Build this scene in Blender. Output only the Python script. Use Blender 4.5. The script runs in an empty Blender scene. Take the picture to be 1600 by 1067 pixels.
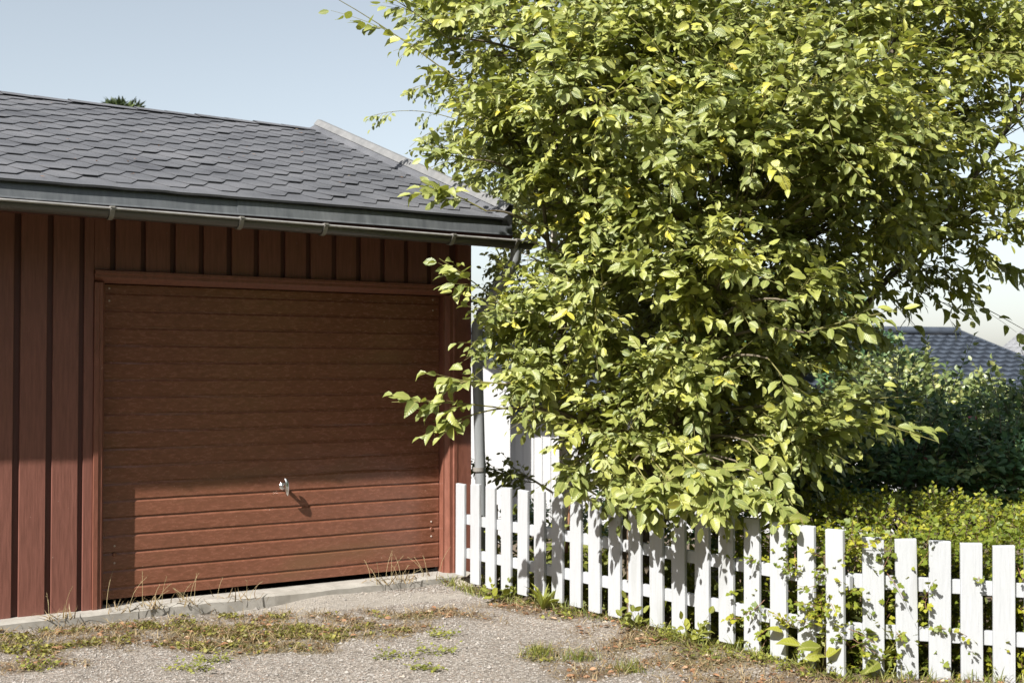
import bpy, math
import numpy as np
R = math.radians
sc = bpy.context.scene
COL = sc.collection

# ------------------------------------------------------------------ camera
F_PX, ZC, PITCH = 1950.0, 1.51, R(1.307)
cam_d = bpy.data.cameras.new('camera')
cam_d.sensor_width = 36.0
cam_d.lens = 36.0 * F_PX / 1600.0
cam_d.clip_end = 2000
cam_d.dof.use_dof = True
cam_d.dof.focus_distance = 7.9
cam_d.dof.aperture_fstop = 3.6
cam = bpy.data.objects.new('camera', cam_d)
COL.objects.link(cam)
cam.location = (0, 0, ZC)
cam.rotation_euler = (R(90) + PITCH, 0, 0)
sc.camera = cam

# ------------------------------------------------------------------ sky, sun, exposure
SUN_EL = R(42.0)
SUN_H = np.array([-0.582, -0.813])              # horizontal direction towards the sun
world = bpy.data.worlds.new('World')
sc.world = world
world.use_nodes = True
wn = world.node_tree
bg = wn.nodes['Background']
sky = wn.nodes.new('ShaderNodeTexSky')
sky.sky_type = 'NISHITA'
sky.sun_disc = False
sky.sun_elevation = SUN_EL
sky.sun_rotation = math.atan2(SUN_H[0], SUN_H[1])
sky.air_density = 1.0
sky.dust_density = 1.3
sky.ozone_density = 1.2
hsv = wn.nodes.new('ShaderNodeHueSaturation'); hsv.inputs['Saturation'].default_value = 0.46; hsv.inputs['Hue'].default_value = 0.488
wn.links.new(sky.outputs[0], hsv.inputs['Color']); wn.links.new(hsv.outputs[0], bg.inputs['Color'])
bg.inputs['Strength'].default_value = 0.083
sun_d = bpy.data.lights.new('sun', 'SUN')
sun_d.energy = 5.0
sun_d.angle = R(0.5)
sun_d.color = (1.0, 0.96, 0.89)
sun = bpy.data.objects.new('sun', sun_d)
COL.objects.link(sun)
sh = SUN_H / np.linalg.norm(SUN_H) * math.cos(SUN_EL)
from mathutils import Vector
SUN_DIR = Vector((sh[0], sh[1], math.sin(SUN_EL)))
sun.rotation_euler = SUN_DIR.to_track_quat('Z', 'Y').to_euler()
sun.location = (-8, -10, 14)
sc.view_settings.view_transform = 'Standard'
sc.view_settings.look = 'None'
sc.view_settings.exposure = 1.0
sc.view_settings.gamma = 1.0

# ------------------------------------------------------------------ helpers
def ray(px, py):
    xc = (px - 800.0) / F_PX
    yc = (533.5 - py) / F_PX
    d = np.array([xc, math.cos(PITCH) - yc * math.sin(PITCH), math.sin(PITCH) + yc * math.cos(PITCH)])
    return d / d[1]
def P(px, py, D):                                # point at forward distance D seen at a pixel of the 1600 wide photo
    return np.array([0, 0, ZC]) + ray(px, py) * D
def unit(v):
    v = np.asarray(v, float)
    return v / (np.linalg.norm(v, axis=-1, keepdims=True) + 1e-9)
TH = R(33.46)
U = np.array([math.cos(TH), math.sin(TH), 0.0])      # along the garage front
N = np.array([math.sin(TH), -math.cos(TH), 0.0])     # out of the garage front
O = np.array([-2.6153, 8.03, 0.006])
def G(x, o, z):                                   # garage frame to world
    return O + U * x + N * o + np.array([0, 0, z])

def tag(o, label=None, cat=None, group=None, kind=None):
    if label: o['label'] = label
    if cat: o['category'] = cat
    if group: o['group'] = group
    if kind: o['kind'] = kind
    return o
def empty(name, loc, rz=0.0):
    o = bpy.data.objects.new(name, None)
    COL.objects.link(o)
    o.location = loc
    o.rotation_euler = (0, 0, rz)
    o.empty_display_size = 0.2
    return o

class MB:
    def __init__(s):
        s.v = []; s.f = []; s.m = []; s.sm = []
    def add(s, verts, faces, mat=0, smooth=False):
        b = len(s.v)
        s.v.extend([tuple(map(float, q)) for q in verts])
        for f in faces:
            s.f.append([b + i for i in f]); s.m.append(mat); s.sm.append(smooth)
    def box(s, a, b, mat=0):
        x0, y0, z0 = a; x1, y1, z1 = b
        s.add([(x0,y0,z0),(x1,y0,z0),(x1,y1,z0),(x0,y1,z0),(x0,y0,z1),(x1,y0,z1),(x1,y1,z1),(x0,y1,z1)],
              [(0,3,2,1),(4,5,6,7),(0,1,5,4),(1,2,6,5),(2,3,7,6),(3,0,4,7)], mat)
    def extrude(s, prof, d0, d1, fn, mat=0, smooth=False, caps=True, closed=True):
        # prof: list of 2D points; fn(p2, t) -> 3D
        n = len(prof)
        vs = [fn(p, d0) for p in prof] + [fn(p, d1) for p in prof]
        k = n if closed else n - 1
        fs = [(i, (i + 1) % n, n + (i + 1) % n, n + i) for i in range(k)]
        s.add(vs, fs, mat, smooth)
        if caps and closed:
            s.add(vs, [tuple(range(n - 1, -1, -1)), tuple(range(n, 2 * n))], mat)
    def tube(s, pts, rad, n=6, mat=0, cap=True):
        pts = np.asarray(pts, float); m = len(pts)
        rad = np.full(m, rad) if np.isscalar(rad) else np.asarray(rad, float)
        t = np.gradient(pts, axis=0); t = unit(t)
        ref = np.array([0.3, 0.2, 1.0]) if abs(t[0][2]) < 0.8 else np.array([1.0, 0.2, 0.1])
        e1 = unit(np.cross(t[0], ref))
        ang = np.arange(n) * 2 * math.pi / n
        vs = []
        for i in range(m):
            e1 = unit(e1 - t[i] * np.dot(e1, t[i])); e2 = np.cross(t[i], e1)
            ring = pts[i] + rad[i] * (np.cos(ang)[:, None] * e1 + np.sin(ang)[:, None] * e2)
            vs.extend(ring)
        fs = [(i*n+j, i*n+(j+1)%n, (i+1)*n+(j+1)%n, (i+1)*n+j) for i in range(m-1) for j in range(n)]
        s.add(vs, fs, mat, True)
        if cap:
            s.add(vs[:n], [tuple(range(n-1,-1,-1))], mat); s.add(vs[-n:], [tuple(range(n))], mat)
    def build(s, name, mats, parent=None, bevel=0):
        me = bpy.data.meshes.new(name)
        me.from_pydata(s.v, [], s.f)
        for m in (mats if isinstance(mats, (list, tuple)) else [mats]): me.materials.append(m)
        me.polygons.foreach_set('material_index', s.m)
        me.polygons.foreach_set('use_smooth', s.sm)
        me.update()
        o = bpy.data.objects.new(name, me)
        COL.objects.link(o)
        if parent: o.parent = parent
        if bevel:
            b = o.modifiers.new('bevel', 'BEVEL'); b.width = bevel; b.segments = 2; b.limit_method = 'ANGLE'; b.angle_limit = R(40)
        return o

# leaf templates: verts (u along 0..1, v across, w out of plane), faces
OVATE = (np.array([[0,0,0],[.28,0,-.02],[.55,0,-.03],[.8,0,-.07],[1,0,-.15],
                   [.10,.27,.03],[.40,.50,.06],[.74,.36,-.01],[.10,-.27,.03],[.40,-.50,.06],[.74,-.36,-.01]]),
         [(0,1,5),(1,2,6,5),(2,3,7,6),(3,4,7),(0,8,1),(1,8,9,2),(2,9,10,3),(3,10,4)])
LOBED = (np.array([[0,0,0],[.35,0,-.02],[.25,.42,.05],[.42,.5,.03],[.5,.26,.03],[.72,.30,.0],[.84,.12,-.02],[1,0,-.08],
                   [.25,-.42,.05],[.42,-.5,.03],[.5,-.26,.03],[.72,-.30,.0],[.84,-.12,-.02]]),
         [(0,1,2),(1,4,3,2),(1,7,6,5,4),(0,8,1),(1,8,9,10),(1,10,11,12,7)])
SIMPLE = (np.array([[0,0,0],[.5,0,-.03],[1,0,-.12],[.4,.5,.06],[.4,-.5,.06]]), [(0,1,3),(1,2,3),(0,4,1),(1,4,2)])
BLADE = (np.array([[0,.5,0],[0,-.5,0],[.35,.45,.0],[.35,-.45,.0],[.7,.3,-.09],[.7,-.3,-.09],[1,0,-.28]]), [(0,1,3,2),(2,3,5,4),(4,5,6)])

def leaf_cloud(name, pos, d, nrm, L, W, rnd, tmpl, mat, parent=None, curl=None):
    tv, tf = tmpl
    pos = np.asarray(pos, float); n = len(pos)
    d = unit(d); s_ = unit(np.cross(d, nrm)); nr = np.cross(s_, d)
    L = np.asarray(L, float)[:, None, None]; W = np.asarray(W, float)[:, None, None]
    c = np.ones((n,1,1)) if curl is None else np.asarray(curl, float)[:, None, None]
    k = len(tv)
    V = pos[:,None,:] + d[:,None,:]*L*tv[None,:,0:1] + s_[:,None,:]*W*tv[None,:,1:2] + nr[:,None,:]*L*c*tv[None,:,2:3]
    flat = np.array([i for f in tf for i in f]); cnt = np.array([len(f) for f in tf])
    loops = (np.arange(n)[:,None]*k + flat[None,:]).ravel()
    tot = np.tile(cnt, n); start = np.concatenate([[0], np.cumsum(tot)[:-1]])
    me = bpy.data.meshes.new(name)
    me.vertices.add(n*k); me.vertices.foreach_set('co', V.astype(np.float32).ravel())
    me.loops.add(len(loops)); me.loops.foreach_set('vertex_index', loops.astype(np.int32))
    me.polygons.add(len(tot)); me.polygons.foreach_set('loop_start', start.astype(np.int32))
    me.polygons.foreach_set('use_smooth', np.ones(len(tot), bool))
    uv = me.uv_layers.new(name='leaf')
    tuv = np.stack([tv[:,0], tv[:,1]+.5], 1)[flat]
    uv.data.foreach_set('uv', np.tile(tuv, (n,1)).astype(np.float32).ravel())
    at = me.attributes.new('rnd', 'FLOAT', 'POINT')
    at.data.foreach_set('value', np.repeat(np.asarray(rnd, np.float32), k))
    me.materials.append(mat)
    me.update(calc_edges=True); me.validate()
    o = bpy.data.objects.new(name, me); COL.objects.link(o)
    if parent: o.parent = parent
    return o

# ------------------------------------------------------------------ materials
def new_mat(name):
    m = bpy.data.materials.new(name); m.use_nodes = True
    nt = m.node_tree; b = nt.nodes['Principled BSDF']
    return m, nt, b
def node(nt, kind, **kw):
    n = nt.nodes.new('ShaderNode' + kind)
    for k, v in kw.items():
        if k in n.inputs.keys(): n.inputs[k].default_value = v
        else: setattr(n, k, v)
    return n
def ramp(nt, stops):
    r = nt.nodes.new('ShaderNodeValToRGB'); e = r.color_ramp.elements
    while len(e) < len(stops): e.new(0.5)
    for i, (p, c) in enumerate(stops):
        e[i].position = p; e[i].color = (*c, 1) if len(c) == 3 else c
    return r
def coords(nt, scale=(1,1,1), which='Object'):
    t = nt.nodes.new('ShaderNodeTexCoord'); m = nt.nodes.new('ShaderNodeMapping')
    m.inputs['Scale'].default_value = scale
    nt.links.new(t.outputs[which], m.inputs['Vector']); return m
def mixrgb(nt, fac, a, b, mode='MIX'):
    m = nt.nodes.new('ShaderNodeMix'); m.data_type = 'RGBA'; m.blend_type = mode
    for sock, val in ((m.inputs[0], fac), (m.inputs[6], a), (m.inputs[7], b)):
        if hasattr(val, 'node'): nt.links.new(val, sock)
        elif isinstance(val, (int, float)): sock.default_value = val
        else: sock.default_value = (*val, 1)
    return m.outputs[2]
def bump(nt, b, h, strength, dist=0.01):
    n = nt.nodes.new('ShaderNodeBump'); n.inputs['Strength'].default_value = strength; n.inputs['Distance'].default_value = dist
    nt.links.new(h, n.inputs['Height']); nt.links.new(n.outputs[0], b.inputs['Normal'])

def painted(name, c1, c2, rough, grain=(1,1,1), gscale=6.0, b_str=0.25, stain=None, spec=0.5, chips=None):
    m, nt, b = new_mat(name)
    co = coords(nt, grain)
    n1 = node(nt, 'TexNoise', Scale=gscale, Detail=8.0, Roughness=0.65); nt.links.new(co.outputs[0], n1.inputs['Vector'])
    r1 = ramp(nt, [(0.3, c1), (0.72, c2)]); nt.links.new(n1.outputs[0], r1.inputs[0])
    colr = r1.outputs[0]
    if stain:
        co2 = coords(nt, tuple(max(.35, min(3.5, g_/2.5)) for g_ in grain)); n2 = node(nt, 'TexNoise', Scale=stain[1], Detail=4.0); nt.links.new(co2.outputs[0], n2.inputs['Vector'])
        r2 = ramp(nt, [(stain[2], (0,0,0)), (stain[2]+.2, (1,1,1))]); nt.links.new(n2.outputs[0], r2.inputs[0])
        colr = mixrgb(nt, r2.outputs[0], colr, stain[0])
    if chips:
        co3 = coords(nt, (1,1,1)); n3 = node(nt, 'TexNoise', Scale=chips[1], Detail=3.0, Roughness=.7); nt.links.new(co3.outputs[0], n3.inputs['Vector'])
        r3 = ramp(nt, [(chips[2], (0,0,0)), (chips[2]+.03, (1,1,1))]); nt.links.new(n3.outputs[0], r3.inputs[0])
        colr = mixrgb(nt, r3.outputs[0], colr, chips[0])
    nt.links.new(colr, b.inputs['Base Color'])
    b.inputs['Roughness'].default_value = rough
    b.inputs['Specular IOR Level'].default_value = spec
    rr = nt.nodes.new('ShaderNodeMapRange'); rr.inputs[3].default_value = max(.05, rough-.12); rr.inputs[4].default_value = min(1, rough+.15)
    nt.links.new(n1.outputs[0], rr.inputs[0]); nt.links.new(rr.outputs[0], b.inputs['Roughness'])
    bump(nt, b, n1.outputs[0], b_str, 0.004)
    return m

M = {}
M['red_board'] = painted('red_board_paint', (.135,.053,.039), (.228,.090,.067), .5, (9,9,.7), 7, .5, ((.150,.078,.026), 1.0, .56), chips=((.36,.26,.23), 26, .715))
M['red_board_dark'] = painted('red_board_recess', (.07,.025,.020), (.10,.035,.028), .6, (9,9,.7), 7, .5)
M['red_door'] = painted('red_door_paint', (.142,.057,.033), (.24,.098,.062), .24, (2.5,6,7), 9, .3, ((.165,.080,.044), 1.2, .55), chips=((.40,.26,.2), 30, .715))
M['red_trim'] = painted('red_trim_paint', (.142,.053,.034), (.222,.084,.056), .45, (5,5,1.2), 8, .4, chips=((.35,.22,.18), 24, .74))
M['white_paint'] = painted('white_fence_paint', (.37,.383,.405), (.42,.433,.455), .5, (14,14,1.2), 6, .5, ((.28,.285,.27), 2.0, .58), chips=((.2,.19,.16), 22, .765))
M['gutter'] = painted('gutter_coating', (.050,.047,.044), (.075,.070,.066), .28, (.6,4,4), 4, .08, spec=.6)
M['pipe'] = painted('downpipe_coating', (.17,.18,.19), (.24,.25,.26), .38, (4,4,.8), 4, .08, spec=.6)
M['bracket'] = painted('bracket_metal', (.16,.15,.14), (.26,.25,.23), .4, (1,1,1), 20, .1)
M['fascia'] = painted('fascia_metal', (.070,.077,.084), (.125,.134,.142), .42, (8,8,.5), 3, .06, ((.17,.178,.185), 2.2, .62), spec=.6, chips=((.5,.5,.48), 40, .77))
M['flashing'] = painted('verge_flashing_metal', (.13,.132,.135), (.19,.19,.192), .75, (2,2,2), 6, .15, ((.13,.125,.12), 5, .6), spec=.25)
M['concrete'] = painted('sill_concrete', (.24,.225,.20), (.38,.36,.33), .9, (1,1,1), 9, .5, ((.22,.20,.17), 3, .6))
M['rubble'] = painted('rubble_concrete', (.16,.14,.11), (.40,.36,.30), .95, (1,1,1), 14, 1.0)
M['stone'] = painted('gravel_stone', (.18,.163,.148), (.37,.343,.318), .85, (1,1,1), 9, .3, ((.34,.27,.21), 11, .58))
M['bark'] = painted('smooth_grey_bark', (.085,.068,.048), (.19,.155,.11), .85, (6,6,1.6), 7, .8)
M['twig'] = painted('green_twig_bark', (.14,.125,.035), (.20,.19,.06), .6, (3,3,3), 8, .2)
M['red_twig'] = painted('reddish_stem_bark', (.22,.10,.06), (.30,.16,.10), .6, (4,4,2), 8, .3)
M['birch_bark'] = painted('pale_bark', (.5,.45,.40), (.7,.66,.61), .7, (3,3,8), 5, .5, ((.13,.09,.07), 9, .66))
M['render_white'] = painted('white_house_boards', (.46,.465,.475), (.52,.525,.535), .6, (10,10,.5), 4, .1)
M['dark_wood'] = painted('weathered_brown_wood', (.12,.08,.05), (.22,.16,.11), .8, (8,8,1), 6, .6)
M['black'] = painted('dark_interior', (.012,.011,.010), (.02,.018,.016), .9)
M['screw'] = painted('screw_metal', (.45,.38,.33), (.6,.5,.45), .4)

def chrome():
    m, nt, b = new_mat('worn_chrome'); b.inputs['Base Color'].default_value = (.72,.73,.74,1)
    b.inputs['Metallic'].default_value = 1; b.inputs['Roughness'].default_value = .22
    co = coords(nt); n = node(nt, 'TexNoise', Scale=60.0, Detail=4.0); nt.links.new(co.outputs[0], n.inputs['Vector'])
    bump(nt, b, n.outputs[0], .25, .002); return m
M['straw'] = painted('straw_stalk', (.30,.24,.12), (.44,.36,.20), .7, (1,1,1), 20, .1)
M['chrome'] = chrome()
M['bead'] = painted('highlight_gutter_bead', (.20,.195,.19), (.34,.33,.32), .3, (1,1,1), 12, .1)  # paler than the gutter: the sun highlight along the rim is put into the colour

def shingle(name, base):
    m, nt, b = new_mat(name)
    co = coords(nt); n1 = node(nt, 'TexNoise', Scale=420.0, Detail=3.0); n2 = node(nt, 'TexNoise', Scale=2.2, Detail=6.0)
    n3 = node(nt, 'TexNoise', Scale=70.0, Detail=2.0)
    for n in (n1, n2, n3): nt.links.new(co.outputs[0], n.inputs['Vector'])
    k = np.array(base)
    r1 = ramp(nt, [(.3, tuple(k*.55)), (.5, tuple(k)), (.72, tuple(k*1.75))]); nt.links.new(n1.outputs[0], r1.inputs[0])
    r2 = ramp(nt, [(.3, (.62,.62,.64)), (.5,(1.0,.99,.98)), (.7, (1.35,1.31,1.27))]); nt.links.new(n2.outputs[0], r2.inputs[0])
    c = mixrgb(nt, 1.0, r1.outputs[0], r2.outputs[0], 'MULTIPLY')
    r3 = ramp(nt, [(.76, (0,0,0)), (.80, (1,1,1))]); nt.links.new(n3.outputs[0], r3.inputs[0])
    c = mixrgb(nt, r3.outputs[0], c, (.20,.18,.16))
    nt.links.new(c, b.inputs['Base Color']); b.inputs['Roughness'].default_value = .88
    bump(nt, b, n1.outputs[0], .6, .004); return m
M['shingle'] = shingle('bitumen_shingle', (.086,.090,.102))

def tile(name, base):
    m, nt, b = new_mat(name)
    co = coords(nt); n1 = node(nt, 'TexNoise', Scale=5.0, Detail=8.0); nt.links.new(co.outputs[0], n1.inputs['Vector'])
    k = np.array(base); r = ramp(nt, [(.3, tuple(k*.75)), (.7, tuple(k*1.3))]); nt.links.new(n1.outputs[0], r.inputs[0])
    nt.links.new(r.outputs[0], b.inputs['Base Color']); b.inputs['Roughness'].default_value = .55
    bump(nt, b, n1.outputs[0], .2, .01); return m
M['tile_dark'] = tile('dark_roof_tile', (.042,.052,.070))
M['tile_pale'] = tile('pale_roof_sheet', (.22,.225,.235))

def leaf_mat(name, stops, trans, tcol, rough=.45, veins=True, spec=.5):
    m, nt, b = new_mat(name)
    out = nt.nodes['Material Output']
    a = nt.nodes.new('ShaderNodeAttribute'); a.attribute_name = 'rnd'
    r = ramp(nt, stops); nt.links.new(a.outputs['Fac'], r.inputs[0])
    c = r.outputs[0]
    if veins:
        uv = nt.nodes.new('ShaderNodeUVMap'); uv.uv_map = 'leaf'
        sx = nt.nodes.new('ShaderNodeSeparateXYZ'); nt.links.new(uv.outputs[0], sx.inputs[0])
        s1 = node(nt, 'Math', operation='SUBTRACT'); nt.links.new(sx.outputs[1], s1.inputs[0]); s1.inputs[1].default_value = .5
        ab = node(nt, 'Math', operation='ABSOLUTE'); nt.links.new(s1.outputs[0], ab.inputs[0])
        # side veins: sin(40*(u - .5|v|))
        mu = node(nt, 'Math', operation='MULTIPLY_ADD'); nt.links.new(ab.outputs[0], mu.inputs[0]); mu.inputs[1].default_value = -.55; nt.links.new(sx.outputs[0], mu.inputs[2])
        m2 = node(nt, 'Math', operation='MULTIPLY'); nt.links.new(mu.outputs[0], m2.inputs[0]); m2.inputs[1].default_value = 52
        si = node(nt, 'Math', operation='SINE'); nt.links.new(m2.outputs[0], si.inputs[0])
        rv = ramp(nt, [(.0, (1,1,1)), (.045, (1,1,1)), (.075, (0,0,0))]); nt.links.new(ab.outputs[0], rv.inputs[0])
        c = mixrgb(nt, rv.outputs[0], c, mixrgb(nt, .55, c, (.36,.36,.12)))
        bump(nt, b, si.outputs[0], .28, .003)
    nt.links.new(c, b.inputs['Base Color']); b.inputs['Roughness'].default_value = rough
    b.inputs['Specular IOR Level'].default_value = spec
    t = nt.nodes.new('ShaderNodeBsdfTranslucent'); nt.links.new(mixrgb(nt, .55, c, tcol), t.inputs['Color'])
    ms = nt.nodes.new('ShaderNodeMixShader'); ms.inputs[0].default_value = trans
    nt.links.new(b.outputs[0], ms.inputs[1]); nt.links.new(t.outputs[0], ms.inputs[2]); nt.links.new(ms.outputs[0], out.inputs[0])
    return m
M['leaf'] = leaf_mat('broad_leaf', [(0,(.13,.168,.045)),(.4,(.25,.285,.078)),(.78,(.385,.40,.09)),(.95,(.50,.47,.06)),(1,(.56,.46,.05))], .26, (.42,.47,.03), .44, True, .8)
M['birch_leaf'] = leaf_mat('small_birch_leaf', [(0,(.14,.17,.06)),(.6,(.22,.25,.08)),(1,(.33,.34,.08))], .3, (.30,.31,.04), .45, False)
M['hedge_leaf'] = leaf_mat('small_lobed_leaf', [(0,(.085,.135,.018)),(.6,(.175,.215,.024)),(1,(.33,.325,.03))], .34, (.38,.37,.02), .5, False)
M['dark_leaf'] = leaf_mat('dark_shrub_leaf', [(0,(.06,.15,.075)),(.6,(.13,.23,.10)),(1,(.40,.44,.17))], .3, (.16,.2,.04), .42, False)
M['sunlit_leaf'] = leaf_mat('pale_shrub_leaf', [(0,(.09,.14,.045)),(.6,(.20,.245,.08)),(1,(.46,.45,.16))], .28, (.25,.3,.08), .42, False, .8)
M['weed_leaf'] = leaf_mat('weed_leaf', [(0,(.09,.12,.02)),(.6,(.17,.195,.03)),(1,(.30,.31,.04))], .34, (.38,.38,.03), .5, True)
M['cover_leaf'] = leaf_mat('ground_cover_leaf', [(0,(.08,.08,.02)),(.5,(.16,.155,.035)),(1,(.29,.27,.05))], .25, (.3,.3,.04), .6, False)
M['dry_grass'] = leaf_mat('dry_grass_blade', [(0,(.13,.085,.045)),(.5,(.24,.17,.085)),(1,(.40,.32,.18))], .25, (.4,.33,.15), .6, False)
M['grass'] = leaf_mat('green_grass_blade', [(0,(.10,.13,.02)),(.6,(.17,.19,.035)),(1,(.30,.28,.08))], .3, (.3,.32,.04), .5, False)
M['litter'] = leaf_mat('fallen_dry_leaf', [(0,(.09,.055,.03)),(.5,(.24,.12,.06)),(.85,(.36,.19,.10)),(1,(.52,.42,.30))], .15, (.3,.15,.06), .7, False)
M['needle'] = leaf_mat('conifer_needle', [(0,(.03,.05,.022)),(1,(.08,.11,.03))], .1, (.1,.14,.03), .6, False)
M['petal'] = leaf_mat('pink_petal', [(0,(.50,.10,.16)),(1,(.65,.22,.25))], .3, (.7,.25,.3), .6, False)

def ground_mat():
    m, nt, b = new_mat('gravel_ground')
    co = coords(nt)
    v1 = node(nt, 'TexVoronoi', Scale=95.0); v2 = node(nt, 'TexVoronoi', Scale=230.0); n1 = node(nt, 'TexNoise', Scale=1.6, Detail=7.0, Roughness=.65); n2 = node(nt, 'TexNoise', Scale=26.0, Detail=6.0, Roughness=.7)
    for n in (v1, v2, n1, n2): nt.links.new(co.outputs[0], n.inputs['Vector'])
    sv = nt.nodes.new('ShaderNodeSeparateColor'); nt.links.new(v1.outputs['Color'], sv.inputs[0])
    r1 = ramp(nt, [(0,(.078,.066,.055)),(.35,(.188,.162,.138)),(.75,(.28,.247,.214)),(.93,(.375,.35,.325)),(1,(.24,.155,.105))]); nt.links.new(sv.outputs[0], r1.inputs[0])
    sv2 = nt.nodes.new('ShaderNodeSeparateColor'); nt.links.new(v2.outputs['Color'], sv2.inputs[0])
    r1b = ramp(nt, [(0,(.6,.6,.6)),(1,(1.3,1.3,1.3))]); nt.links.new(sv2.outputs[1], r1b.inputs[0])
    c = mixrgb(nt, .8, r1.outputs[0], r1b.outputs[0], 'MULTIPLY')
    # masks stored on the mesh (what lies there), broken up by noise
    def mask(attr, lo, hi):
        a = nt.nodes.new('ShaderNodeAttribute'); a.attribute_name = attr
        ad = node(nt, 'Math', operation='MULTIPLY_ADD'); nt.links.new(n2.outputs[0], ad.inputs[0]); ad.inputs[1].default_value = .9; nt.links.new(a.outputs['Fac'], ad.inputs[2])
        r = ramp(nt, [(lo, (0,0,0)), (hi, (1,1,1))])
        sb = node(nt, 'Math', operation='SUBTRACT'); nt.links.new(ad.outputs[0], sb.inputs[0]); sb.inputs[1].default_value = .45
        nt.links.new(sb.outputs[0], r.inputs[0]); return r.outputs[0]
    rc = ramp(nt, [(.3,(.20,.18,.155)),(.7,(.33,.30,.265))]); nt.links.new(n2.outputs[0], rc.inputs[0])
    c = mixrgb(nt, mask('concrete', .45, .6), c, rc.outputs[0])
    rs = ramp(nt, [(.3,(.055,.04,.026)),(.55,(.13,.097,.067)),(.75,(.24,.185,.125))]); nt.links.new(n2.outputs[0], rs.inputs[0])
    c = mixrgb(nt, mask('soil', .3, .75), c, rs.outputs[0])
    rm = ramp(nt, [(.3,(.05,.05,.018)),(.6,(.11,.10,.03)),(.8,(.19,.155,.06))]); nt.links.new(n2.outputs[0], rm.inputs[0])
    c = mixrgb(nt, mask('moss', .35, .8), c, rm.outputs[0])
    nt.links.new(c, b.inputs['Base Color']); b.inputs['Roughness'].default_value = .95
    h = mixrgb(nt, .5, v1.outputs['Distance'], n2.outputs[0]); bump(nt, b, h, .9, .012)
    return m
M['ground'] = ground_mat()

# ------------------------------------------------------------------ layout of fence (world)
FS = np.array([-0.367, 9.2]); FV = np.array([0.1130, -0.1542])
PICK1 = [ # centre px, top px, bottom px of the first run
 (722,755,898),(745.5,755.5,912),(769,760,919),(793.5,761,924),(818.5,765,929),(846,766,934),(874,768,940),(902,773,947),(931.5,777,956),
 (961.5,781,963),(994,786,970),(1027.5,789,979),(1062,795,988),(1098.5,798,995),(1137,804,1003),(1176.5,808,1017),(1217,815,1030),(1261,820,1040),(1305.5,826,1053)]
PICK2 = [(1363,838,1062),(1416,840.6,1068),(1466,843.6,1074),(1516,847,1079),(1566,851,1086),(1616,855,1092),(1667,858,1097),(1718,861,1102)]
D2A, D2B = 6.38, 6.24
def fence_line(k): return FS + FV * k
FEND = fence_line(18)

# ------------------------------------------------------------------ ground
GZ = -0.10
rng = np.random.default_rng(5)
def gline(lo, hi, step, far):
    f = np.arange(lo, hi + 1e-6, step)
    c = np.geomspace(step * 2, far, 26)
    return np.concatenate([lo - c[::-1], f, hi + c])
def patch(x, y, cx, cy, rx, ry):
    return np.exp(-(((x - cx) / rx) ** 2 + ((y - cy) / ry) ** 2))
def pat(px, py, D=None):                          # ground point under a pixel
    d = ray(px, py); t = (GZ - ZC) / d[2]; return (np.array([0,0,ZC]) + d * t)[:2]
def g_o(x, y): return (x - O[0]) * N[0] + (y - O[1]) * N[1]
def g_x(x, y): return (x - O[0]) * U[0] + (y - O[1]) * U[1]
fd = unit(FV); fnm = np.array([-fd[1], fd[0]])    # points behind (garden side)
if fnm[1] < 0: fnm = -fnm
def f_side(x, y):                                 # >0: garden side
    a = (x - FS[0]) * fnm[0] + (y - FS[1]) * fnm[1]
    b = y - 6.3
    return np.where(x < FEND[0], a, np.minimum(np.maximum(a, b), b))
def hnoise(x, y):
    return .008*np.sin(3.1*x+1.3*y)+.006*np.sin(5.3*y-2.2*x+1)+.004*np.sin(11*x+4*y)+.003*np.sin(9*y-13*x)
def drop(x, y):                                    # the garden falls away behind
    t = np.clip((y - 10.2)/5.5, 0, 1); return 1.15*t*t*(3-2*t)*np.clip((g_x(x, y)-3.0)/1.2, 0, 1)
def gheight(x, y):
    o = g_o(x, y); gx = g_x(x, y)
    z = GZ + hnoise(x, y) * np.clip((60 - np.hypot(x, y)) / 60, 0, 1)
    near = np.exp(-np.clip(o, 0, 9) / .35) * (gx < 3.0)
    z = z + (.020 + .022*np.sin(gx*4.1+1.0)*np.sin(gx*1.7)) * near
    z = z - drop(x, y)
    fs = f_side(x, y); z = z + .05 * np.exp(-(np.clip(fs, -9, 0)/.28)**2) * np.clip((x + .05)/.35, 0, 1) * np.clip((40 - np.abs(y))/30, 0, 1)
    return z
MOSS = [(130,985,.45,.16),(250,985,.35,.12),(60,1010,.3,.12),(330,985,.5,.2),(480,985,.55,.2),(620,965,.3,.08),(420,1000,.45,.16),(1110,1020,.5,.14),(1180,1040,.4,.16),(1050,1010,.25,.1),(850,1020,.22,.07)]
SOIL = [(160,990,.7,.22),(400,985,.8,.26),(560,975,.5,.18),(900,955,.55,.22),(820,950,.4,.2),(1000,1000,.4,.14),(1120,1035,.7,.2),(1250,1065,.7,.3),(960,1050,.5,.1),(700,960,.4,.1),(40,1035,.5,.1)]
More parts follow.
